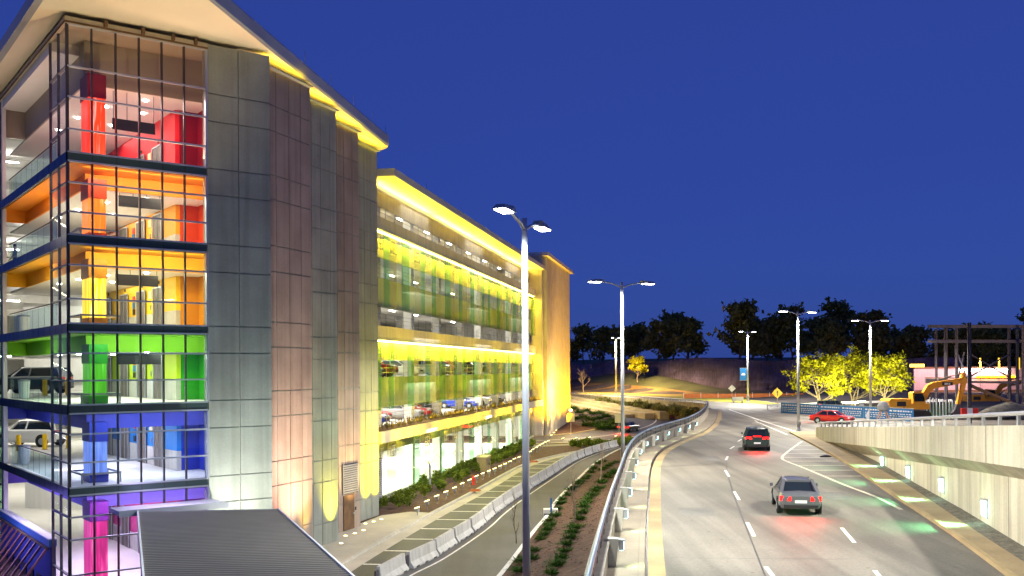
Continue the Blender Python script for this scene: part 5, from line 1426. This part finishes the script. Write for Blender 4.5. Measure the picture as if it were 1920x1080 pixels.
# ------------------------------------------------------------------ lamp poles
def lamp_pole(px, Y, zb, zt, r, label, arms=2, banner=False, pw=LAMP_P, ang=0, lc=(1,.93,.78), spotaim=None):
    p = at_y(px, 700, Y); p.z = zb
    t = thing('street_lamp', p, label, 'lamp pole')
    g = MB(Matrix.Translation(p)); g.tube([(0,0,.3),(0,0,zt-zb)], [r, r*.62], 14); build('pole', g, M['pole'], t, smooth=True)
    g = MB(Matrix.Translation(p)); g.lathe([(r*2.1,0),(r*2.1,.06),(r*1.5,.12),(r*1.35,.42),(r*1.05,.5)], 14); build('base', g, M['pole'], t)
    h = zt - zb
    g = MB(Matrix.Translation(p)); g.box(-r*1.25,r*1.25,-r*1.4,r*1.4,.7,1.1) ; build('hand_hole', g, M['grey'], t)
    for k in range(arms):
        a = ang + PI*k; c, s = math.cos(a), math.sin(a); L1 = 1.9
        A4 = Matrix.Translation(p) @ Matrix.Rotation(a, 4, 'Z')
        g = MB(A4); g.tube([(0,0,h-.35),(.7,0,h-.12),(L1-.4,0,h)], .05, 8); build('arm', g, M['pole'], t, smooth=True)
        g = MB(A4); g.hexa([(L1-.45,-.22,h-.06),(L1+.55,-.2,h-.06),(L1+.55,.2,h-.06),(L1-.45,.22,h-.06)],[(L1-.45,-.14,h+.14),(L1+.4,-.12,h+.08),(L1+.4,.12,h+.08),(L1-.45,.14,h+.14)]); hd = build('lamp_head', g, M['grey'], t)
        g = MB(A4); g.box(L1-.3,L1+.45,-.16,.16,h-.09,h-.063); build('lens', g, M['lamp_white'], hd)
        q = A4 @ Vector((L1+.05,0,h-.25)); light('SPOT', q, pw, lc, aim=(q.x,q.y,0) if spotaim is None else spotaim, size=.3, spot=158, blend=.35)
    if banner:
        B4 = Matrix.Translation(p); zc = 10.3 - p.z - .1
        g = MB(B4); g.box(-1.45,-.2,-.02,.02,zc-2.2,zc); bn = build('banner', g, M['bluewrap'], t)
        g = MB(B4); g.box(-1.2,-.45,-.028,-.021,zc-1.3,zc-1.12); g.box(-1.05,-.6,-.028,-.021,zc-1.05,zc-.9); build('banner_print', g, M['trim'], bn)
        g = MB(B4); g.bar((-1.5,0,zc+.03),(0,0,zc+.03),.05); g.bar((-1.5,0,zc-2.23),(0,0,zc-2.23),.05); build('banner_arm', g, M['grey'], t)
    return t
lamp_pole(985, 30, 1.1, 14.9, .135, 'thick galvanised lamp pole rising from the planter bed nearest the camera', ang=R(72), pw=LAMP_P*.26, lc=(.93,1,.93))
lamp_pole(1167, 62.5, 2.2, 15.8, .135, 'galvanised lamp pole behind the parapet wall before the loop ramp', ang=R(25), pw=LAMP_P*.5)
lamp_pole(1496.5, 96.6, ZU, 15.8, .14, 'galvanised lamp pole at the tip of the brown sidewalk', ang=R(30), pw=LAMP_P*.5)
lamp_pole(1632, 120, 3.9, 16, .15, 'galvanised lamp pole behind the retaining wall in front of the yellow trees', ang=R(10), pw=LAMP_P*.9)
lamp_pole(1402, 182, ZU, 17, .2, 'galvanised lamp pole with a blue banner on the grass verge', banner=True, ang=R(40), pw=LAMP_P*1.1)
lamp_pole(1155, 246, ZU, 18, .26, 'distant lamp pole in front of the grassy bank', pw=LAMP_P*2.6, ang=R(60), lc=(1,.66,.30))
lamp_pole(1019, 186, 2.5, 15.5, .16, 'added unseen lamp pole behind the ribbed tower that lights the loop ramp', pw=LAMP_P*1.3, ang=R(10), lc=(1,.82,.5))  # pole added out of view to light the loop and terraces
light('SPOT', (1.2, 31.6, 14.5), 9500, (1,.95,.82), aim=(16, 39, 4.6), size=.25, spot=96, blend=1)  # added beam toward the retaining wall, without its own lamp head
# poles of the same road standing just outside the picture
def off_pole(x, y, zb, zt, label, pw, ang=0):
    px = HX + x/y*FPX; return lamp_pole(px, y, zb, zt, .14, label, pw=pw, ang=ang)
lamp_pole(2160, 40, 7.2, 18.5, .14, 'lamp pole on the raised road at the right, outside the picture', pw=LAMP_P*.9, ang=R(15))

# ------------------------------------------------------------------ signs
def sign_post(name, p, h, label, cat, plate, pm, post=.035, extra=None):
    t = thing(name, p, label, cat)
    g = MB(Matrix.Translation(p)); g.tube([(0,0,0),(0,0,h)], post, 6); build('post', g, M['grey'], t)
    g = MB(Matrix.Translation(p)); g.extr([(x,-.05,z) for x,z in plate], (0,-.015,0)); pl = build('plate', g, M[pm], t)
    if extra:
        g = MB(Matrix.Translation(p)); 
        for poly in extra: g.extr([(x,-.069,z) for x,z in poly], (0,-.006,0))
        build('symbol', g, M['black'], pl)
    return t
p = at_z(1457.5, 765, ZU); s_ = .85
sign_post('warning_sign', p, 3.2, 'yellow diamond warning sign with a black symbol on a thin post', 'road sign', [(0,2.36-s_),(s_,2.36),(0,2.36+s_),(-s_,2.36)], 'signyellow', .05,
          [[(-.07,1.95),(.07,1.95),(.07,2.5),(-.07,2.5)], [(-.2,2.45),(.2,2.45),(0,2.8)]])
p = at_low(1070.5, 816)
t = sign_post('direction_sign', p, 3.4, 'cream sign plate with a lamp on top on a post by the ribbed tower', 'road sign', [(-.55,1.9),(.55,1.9),(.55,3.1),(-.55,3.1)], 'cream', .06)
g = MB(Matrix.Translation(p)); g.lathe([(.12,3.4),(.2,3.5),(.2,3.66),(.08,3.74)], 10); build('lamp', g, M['lamp_warm'], t); light('POINT', (p.x+1.0, p.y+.6, p.z+5.2), 2600, (1,.80,.48), size=.4)
p = at_low(1161, 818); sign_post('direction_sign', p, 3.2, 'cream sign plate on a post behind the lamp pole at the loop ramp', 'road sign', [(-.6,1.9),(.5,1.9),(.5,3.1),(-.6,3.1)], 'cream', .06)
p = Vector((40.5, 181, ZU)); sign_post('small_sign', p, 3.2, 'small white diamond sign near the works by the verge', 'road sign', [(0,1.9),(.7,2.6),(0,3.3),(-.7,2.6)], 'trim', .05)
p = Vector((41.0, 178.5, ZU)); t = thing('message_board', p, 'low white board on skids beside the verge', 'board')
g = MB(Matrix.Translation(p)); g.box(-1.0,1.0,-.1,.1,.35,1.1); build('board', g, M['trim'], t)
for x in (-.8,.8):
    g = MB(Matrix.Translation(p)); g.box(x-.05,x+.05,-.4,.4,0,.35); build('foot', g, M['grey'], t)
# orange safety fence in front of the rock face
t = thing('safety_fence', (47, 206, ZU), 'orange plastic safety fence below the dark rock face', 'fence')
fo = mat('orange_mesh', (.38,.10,.015), .7, .2, 2)
for k in range(7):
    xa = 36 + 3.6*k; g = MB(); g.box(xa, xa+3.55, 206, 206.04, ZU+.1, ZU+.95); build('mesh_panel', g, fo, t)
    g = MB(); g.box(xa-.05,xa+.0,205.95,206.05,ZU-.05,ZU+1.2); build('stake', g, M['trim'], t)
# blue wrapped fence, panel by panel
a_, b_ = Vector((37.2, 136, ZU)), Vector((45.6, 111.5, ZU)); n = 6
tdir = (b_-a_).normalized(); pl_ = (b_-a_).length/n; ang = math.atan2(tdir.y, tdir.x)
proto = None
for k in range(n):
    p = a_ + (b_-a_)*(k/n)
    if proto is None:
        proto = thing('fence_panel', (0,0,0), '', 'fence panel', 'blue wrapped fence panels')
        g = MB(); g.box(.04, pl_-.04, -.015, .015, .12, 1.55); wr = build('wrap', g, M['bluewrap'], proto)
        g = MB(); rr = random.Random(2)
        for zz, hh in ((1.18,.16),(.86,.10),(.62,.10),(.38,.08)):
            x = .3
            while x < pl_-.5:
                w_ = rr.uniform(.10,.42)
                g.box(x, min(x+w_, pl_-.3), -.022, -.016, zz, zz+hh); x += w_ + rr.uniform(.08,.2)
        build('print', g, M['trim'], wr)
        for x in (.0, pl_/2):
            g = MB(); g.tube([(x,.03,0),(x,.03,1.65)], .03, 6); build('post', g, M['grey'], proto)
        g = MB(); g.tube([(0,.03,1.6),(pl_,.03,1.6)], .025, 6); build('rail', g, M['grey'], proto)
        o = proto
    else: o = dup(proto, p)
    o.location = p; o.rotation_euler = (0,0,ang)
    o['label'] = ['blue printed fence panel at the far left end of the row','blue printed fence panel second from the far end','blue printed fence panel third from the far end','blue printed fence panel third from the near end','blue printed fence panel second from the near end','blue printed fence panel at the near end by the retaining wall'][k]
p = Vector((38.0, 104.5, ZU)); sign_post('delineator', p, 2.0, 'narrow white triangular marker plate in front of the blue fence', 'marker', [(-.05,.5),(-.5,1.2),(-.05,1.9)], 'trim', .05)
# white guard rail behind the blue fence
t = thing('guard_rail', (50, 146, ZU), 'pale steel guard rail in front of the yellow trees', 'guard rail')
pth = smoothpath([(38.5,148,ZU+.1),(46,146,ZU+.4),(54,140,ZU+.9),(60,134,ZU+1.2)], 6)
g = MB(); g.ribbon([p+Vector((0,0,.4)) for p in pth], [p+Vector((0,0,.75)) for p in pth]); build('rail', g, M['trim'], t)
for p in pth[::3]:
    g = MB(); g.box(p.x-.06,p.x+.06,p.y+.03,p.y+.13,p.z-.3,p.z+.7); build('post', g, M['grey'], t)

# ------------------------------------------------------------------ planter odds and ends
p = at_z(1029, 968, G0); t = thing('drain_inlet', p, 'white concrete drain inlet set in the planter kerb', 'drain inlet')
g = MB(Matrix.Translation(p)); g.box(-.35,.6,-.3,.35,0,.5); build('inlet_box', g, M['conc_white'], t)
g = MB(Matrix.Translation(p)); g.box(-.3,.2,-.32,-.302,.08,.22); build('opening', g, M['black'], t)
p = at_z(1033.5, 971, G0); t = thing('marker_post', p, 'slim blue marker post beside the white drain inlet', 'marker post')
g = MB(Matrix.Translation(p)); g.box(-.05,.05,-.02,.02,.02,1.3); build('blade', g, M['bluewrap'], t)
g = MB(Matrix.Translation(p)); g.box(-.08,.08,-.08,.08,0,.02); build('foot', g, M['grey'], t)
p = Wp(27.5, -1.2, G0); t = thing('utility_cabinet', p, 'tan utility cabinet standing in the hedge below the glass screens', 'utility cabinet')
g = MB(WM); g.box(26.6,28.6,-1.5,-.6,G0,G0+1.35); build('cabinet_body', g, M['terrace'], t)
g = MB(WM); g.box(26.55,28.65,-1.55,-.55,G0+1.353,G0+1.45); build('lid', g, M['cream'], t)
for s in (26.9, 27.7):
    g = MB(WM); g.box(s,s+.55,-1.52,-1.503,G0+.6,G0+1.2); build('meter', g, M['steel'], t)
p = Wp(10.8, -.4, G0); t = thing('arm_post', p, 'short post with a forked white arm in the hedge', 'barrier post')
g = MB(WM); g.tube([(10.8,-.4,G0),(10.8,-.4,G0+2.2)], .09, 8); build('post', g, M['grey'], t)
g = MB(WM); g.tube([(10.8,-.4,G0+2.1),(9.9,-.5,G0+2.6),(9.2,-.6,G0+2.55)], .07, 7); g.tube([(10.8,-.4,G0+2.1),(11.6,-.5,G0+2.75),(12.2,-.6,G0+3.0)], .07, 7); build('arm', g, M['trim'], t)
p = Wp(16.2, -2.7, G0); t = thing('fire_hydrant', p, 'small red hydrant standing in the planting bed near the floodlights', 'hydrant')
g = MB(Matrix.Translation(p)); g.lathe([(.16,0),(.16,.06),(.11,.08),(.11,.52),(.15,.54),(.15,.58),(.10,.7),(.03,.78)], 12); build('barrel', g, M['red'], t)
g = MB(Matrix.Translation(p)); g.tube([(-.2,0,.42),(.2,0,.42)], .055, 8); build('nozzle', g, M['red'], t)
for zx, zy, lab in ((678,880,'orange drain guard lying on the kerb near the hatching'), (1052,697,'orange drain guard on the kerb farther along the hatching')):
    p = at_z(690+zx/3.376, 660+zy/3.376, G0+.16); g = MB(Matrix.Translation(p)); g.hexa([(-.5,-.3,0),(.4,-.25,0),(.5,.3,0),(-.4,.3,0)],[(-.35,-.2,.14),(.25,-.15,.2),(.35,.2,.12),(-.3,.2,.16)]); single('drain_guard', g, fo, lab, 'drain guard', base=p)

# ------------------------------------------------------------------ the building site at the right
def excavator():
    t = thing('excavator', (0,0,0), '', 'excavator', 'yellow excavators on the site')
    for y in (-1.25, .65):
        g = MB(); g.extr([(x,y,z) for x,z in [(-2.1,.15),(-1.7,0),(1.7,0),(2.1,.15),(2.25,.45),(2.05,.78),(1.7,.9),(-1.7,.9),(-2.05,.78),(-2.25,.45)]], (0,.6,0)); build('track', g, M['black'], t)
    g = MB(); g.lathe([(.9,.8),(.9,1.05)], 16); build('turntable', g, M['steelframe'], t)
    g = MB(); g.extr([(x,-1.3,z) for x,z in [(-2.9,1.15),(-2.95,2.1),(-2.7,2.35),(-.3,2.3),(-.2,1.75),(2.0,1.75),(2.05,1.06),(-2.6,1.06)]], (0,2.6,0)); build('house', g, M['catyellow'], t)
    g = MB(); g.box(-2.0,-.9,-1.31,-1.302,1.45,2.0); g.box(-1.2,-1.1,-1.312,-1.303,1.2,1.4); build('side_grille', g, M['black'], t)
    g = MB(); g.extr([(x,-1.28,z) for x,z in [(.0,1.76),(-.05,3.0),(.15,3.15),(1.25,3.1),(1.55,2.4),(1.5,1.76)]], (0,1.1,0)); cb = build('cab', g, M['catyellow'], t)
    for px_ in ((.12,1.0),):
        g = MB(); g.extr([(x,-1.29,z) for x,z in [(.12,2.0),(.1,2.95),(1.15,2.95),(1.4,2.35),(1.38,2.0)]], (0,-.012,0)); build('window', g, M['carglass'], cb)
        g = MB(); g.hexa([(1.52,-1.2,1.85),(1.52,-.26,1.85),(1.56,-.26,2.38),(1.56,-1.2,2.38)],[(1.54,-1.2,1.85),(1.54,-.26,1.85),(1.58,-.26,2.38),(1.58,-1.2,2.38)]); build('window', g, M['carglass'], cb)
    g = MB(); g.extr([(x,.1,z) for x,z in [(1.3,1.7),(1.5,2.3),(2.5,3.9),(3.2,4.25),(6.9,4.75),(7.2,4.6),(7.15,4.3),(6.8,4.1),(3.4,3.5),(2.9,3.2),(1.9,1.6)]], (0,.5,0)); bm_ = build('boom', g, M['catyellow'], t)
    g = MB(); g.box(4.3,5.6,.085,.098,3.85,4.25); build('boom_badge', g, M['black'], bm_)
    g = MB(); g.extr([(x,.08,z) for x,z in [(4.55,3.95),(4.95,3.95),(5.0,4.15),(4.6,4.15)]], (0,-.008,0)); g.extr([(x,.08,z) for x,z in [(5.05,3.95),(5.25,3.95),(5.3,4.15),(5.1,4.15)]], (0,-.008,0)); build('badge_mark', g, M['trim'], bm_)
    g = MB(); g.extr([(x,.15,z) for x,z in [(6.8,5.35),(7.15,5.45),(7.5,4.5),(6.55,1.5),(6.25,1.45),(6.2,1.7),(6.85,4.3)]], (0,.4,0)); build('stick', g, M['catyellow'], t)
    g = MB(); g.extr([(x,-.2,z) for x,z in [(6.15,1.6),(6.6,1.5),(6.75,.9),(6.4,.3),(5.7,.15),(5.35,.5),(5.8,.9)]], (0,1.1,0)); build('bucket', g, M['steelframe'], t)
    for a, b, r in (((2.0,.35,1.9),(4.0,.35,3.5),.11), ((3.9,.35,4.55),(6.85,.35,5.3),.10), ((7.2,.35,4.3),(6.9,.35,1.9),.09)):
        g = MB(); c = lerp(Vector(a),Vector(b),.55); g.tube([a,c], r, 8); g.tube([c,b], r*.55, 8); build('hydraulic_ram', g, M['steel'], t)
    return t
e1 = excavator(); p = at_y(1703, 778, 118); put(e1, (p.x, 118, p.z-.35), R(4), 'yellow excavator with its boom stretched over the ground, nearer one', 'excavator')
e2 = dup(e1, (0,0,0)); p = at_y(1845, 765, 150); put(e2, (p.x, 150, p.z-.1), R(-8), 'yellow excavator standing under the steel frame, farther one', 'excavator'); e2.scale = (.95,.95,.95)
sf = thing('steel_frame', at_y(1835, 770, 122), 'dark unfinished steel frame of columns, beams and cross braces on the site', 'steel frame')
zt = 15.2
cols = [(1756,128,.3),(1774,126,.42),(1794,124,.34),(1818,110,.42),(1893,126,.42),(1908,130,.34),(1919,122,.34),(1990,124,.4)]
for px, Y, w_ in cols:
    p = at_y(px, 760, Y); g = MB(); g.box(p.x-w_/2,p.x+w_/2,Y-.08,Y+.08,3.6,zt); g.box(p.x-.05,p.x+.05,Y-w_/2,Y+w_/2,3.6,zt); build('column', g, M['steelframe'], sf)
def pbeam(a, b, w_, h, nm='beam', mm='steelframe'):
    g = MB(); g.bar(at_y(*a), at_y(*b), w_, h); build(nm, g, M[mm], sf)
pbeam((1735,714,122),(1796,716,122),.3,.55); pbeam((1793,716,123),(1995,718,123),.3,.3)
pbeam((1735,708.5,126),(1900,709.5,126),.3,.14, mm='timber')
pbeam((1818,722,111),(1900,757,116),.3,.3, mm='timber')
for a, b in (((1796,712,124),(1808,660,124)),((1796,664,124),(1813,708,118)),((1819,706,120),(1893,664,126)),((1819,664,120),(1893,708,126))): pbeam(a, b, .14, .14, 'cross_brace')
pbeam((1740,640,124),(1995,640,124),.3,.4); pbeam((1740,612,124),(1995,612,124),.3,.4)
sw = thing('site_wall', at_y(1810, 735, 205), 'long pale pink lit wall behind the steel frame', 'wall')
g = MB(); a, b = at_y(1714, 735, 205), at_y(2100, 735, 205); g.box(a.x, b.x, 205, 205.6, 3.5, 9.9); build('wall_body', g, M['pinkwall'], sw)
g = MB(); g.box(a.x, b.x, 204.7, 205.7, 9.903, 10.2); build('wall_cap', g, M['timber'], sw)
g = MB(); g.box(a.x+.2, b.x, 204.9, 204.99, 3.5, 5.4); build('dark_base', g, M['timber'], sw)
for i, (px, w_) in enumerate(((1805,1.2),(1820,2.0),(1843,2.2),(1868,1.5),(1885,2.0))):
    p = at_y(px, 700, 204.5); g = MB(); g.box(p.x-w_/2,p.x+w_/2,204.5,204.69,9.35,9.6); o = build('strip_lamp', g, M['lamp_white'], sw)
for px in (1838, 1852, 1866, 1880, 1898):
    p = at_y(px, 711, 204.4); g = MB(); g.box(p.x-.65,p.x+.65,204.5,204.88,7.9,8.25); build('amber_lamp', g, M['amber'], sw)
for px in (1750, 1800, 1850, 1900): 
    p = at_y(px, 700, 196); light('SPOT', (p.x, 199, 11.5), 2600, (1,.55,.50), aim=(p.x, 205, 6.5), size=.3, spot=130, blend=1)
M['letter'] = emis('letter_glow', (1,.72,.08), 1.4)
# lit letter row on the far building edge
t = thing('lit_sign', at_y(1722, 694, 208), 'row of small glowing yellow sign boxes on top of the far wall', 'lit sign')
for k in range(6):
    p = at_y(1709+4.6*k, 694.5, 204.6); g = MB(); g.box(p.x-.2,p.x+.2,204.75,205.1,10.203,10.85); build('letter_box', g, M['letter'], t)
M['amber_tube'] = emis('amber_tube', (1,.55,.03), 1.0)
for px, lab in ((1838,'slim amber lit post left of the steel brace'),(1873,'bright amber lit post behind the steel frame'),(1911,'bright amber lit post at the right edge of the site')):
    p = at_y(px, 700, 200); t = thing('glow_post', (p.x,200,4.9), lab, 'lit post')
    g = MB(); g.tube([(p.x,200,4.9),(p.x,200,9.6)], .07, 6); build('post', g, M['grey'], t)
    g = MB(); g.tube([(p.x,200,9.65),(p.x,200,12.0)], .16, 8); build('glow_top', g, M['amber_tube'], t)  # glow painted in for orange light on a plain post
# picket stakes
t = thing('site_fence', at_y(1765, 770, 116), 'row of pale upright stakes beside the excavator', 'fence')
for k in range(10):
    p = at_y(1738 + 6.0*k, 766, 119); g = MB(); g.box(p.x-.06,p.x+.06,118.97,119.03,3.8,6.6 - .05*k); build('stake', g, M['trim'], t)
g = MB(); a, b = at_y(1736,760,119), at_y(1796,760,119); g.box(a.x,b.x,119.04,119.08,4.3,5.9); build('mesh_panel', g, M['screen_green'], t)
p = at_y(1818, 783, 104); t = thing('water_barrier', p, 'red and white plastic barrier at the foot of the steel frame', 'barrier')
for k, mm in enumerate(('red','trim','red')):
    g = MB(Matrix.Translation(p)); x = -.9 + .6*k; g.extr([(x,y,z) for y,z in [(-.25,0),(-.25,.3),(-.1,.5),(-.1,1.0),(.1,1.0),(.1,.5),(.25,.3),(.25,0)]], (.595,0,0)); build('barrier_block', g, M[mm], t)
def mound(px, py, Y, rx, h, label):
    p = at_y(px, py, Y); g = MB(); rr = random.Random(int(px)); rings = []
    for f, zz in ((1,0),(.8,.28),(.55,.62),(.3,.88),(.08,1)):
        rings.append([(p.x+math.cos(a)*rx*f*(1+.16*noise.noise(Vector((math.cos(a)*2,math.sin(a)*2,f*2+px)))), Y+math.sin(a)*rx*.7*f, p.z+h*zz*(1+.12*noise.noise(Vector((a,f*4,px))))) for a in [k*2*PI/22 for k in range(22)]])
    g.loft(rings); single('spoil_heap', g, M['gravel'], label, 'spoil heap', base=(p.x,Y,p.z), smooth=True)
mound(1893, 785, 104, 4.2, 1.7, 'grey heap of gravel at the right edge of the site'); mound(1862, 783, 102, 2.4, .8, 'low dark heap of earth left of the gravel heap')
# cement mixer drum by the lamp pole
p = at_y(1656, 779, 112); t = thing('cement_mixer', (p.x,112,p.z-.5), 'small grey cement mixer beside the excavator', 'cement mixer')
Q = Matrix.Translation((p.x,112,p.z-.5))
g = MB(Q); g.lathe([(.3,1.0),(.62,1.2),(.66,1.6),(.42,2.0),(.3,2.1)], 14); build('drum', g, M['grey'], t)
for dx, dy in ((-.6,-.4),(.6,-.4),(.6,.4),(-.6,.4)):
    g = MB(Q); g.bar((dx,dy,0),(dx*.4,dy*.4,1.15),.07); build('leg', g, M['catyellow'], t)
light('POINT', (62, 112, 13), 1500, (1,.72,.5), size=.5)
# ------------------------------------------------------------------ sky
w = bpy.data.worlds.new("World"); scene.world = w; w.use_nodes = True
nt = w.node_tree; N, L = nt.nodes, nt.links
bg = N["Background"]
sky = N.new("ShaderNodeTexSky"); sky.sky_type = 'NISHITA'; sky.sun_disc = False
sky.sun_elevation = R(SUN_EL); sky.sun_rotation = R(215)
mx = N.new("ShaderNodeMix"); mx.data_type = 'RGBA'; mx.blend_type = 'MULTIPLY'; mx.inputs["Factor"].default_value = 1
mx.inputs["B"].default_value = SKY_TINT
L.new(sky.outputs["Color"], mx.inputs["A"])
m2 = N.new("ShaderNodeMix"); m2.data_type = 'RGBA'; m2.inputs["Factor"].default_value = SKY_FLAT; m2.inputs["B"].default_value = SKY_COL
L.new(mx.outputs["Result"], m2.inputs["A"]); L.new(m2.outputs["Result"], bg.inputs["Color"])
bg.inputs["Strength"].default_value = SKY_STR
vs = scene.view_settings
vs.view_transform = 'Standard'; vs.look = 'None'; vs.exposure = EXPO; vs.gamma = 1; vs.use_curve_mapping = False
scene.render.film_transparent = False
cy = scene.cycles
cy.max_bounces = 7; cy.diffuse_bounces = 3; cy.glossy_bounces = 3; cy.transparent_max_bounces = 40
cy.caustics_reflective = False; cy.caustics_refractive = False
cy.sample_clamp_indirect = 6; cy.use_denoising = True
try: cy.denoiser = 'OPENIMAGEDENOISE'
except Exception: pass
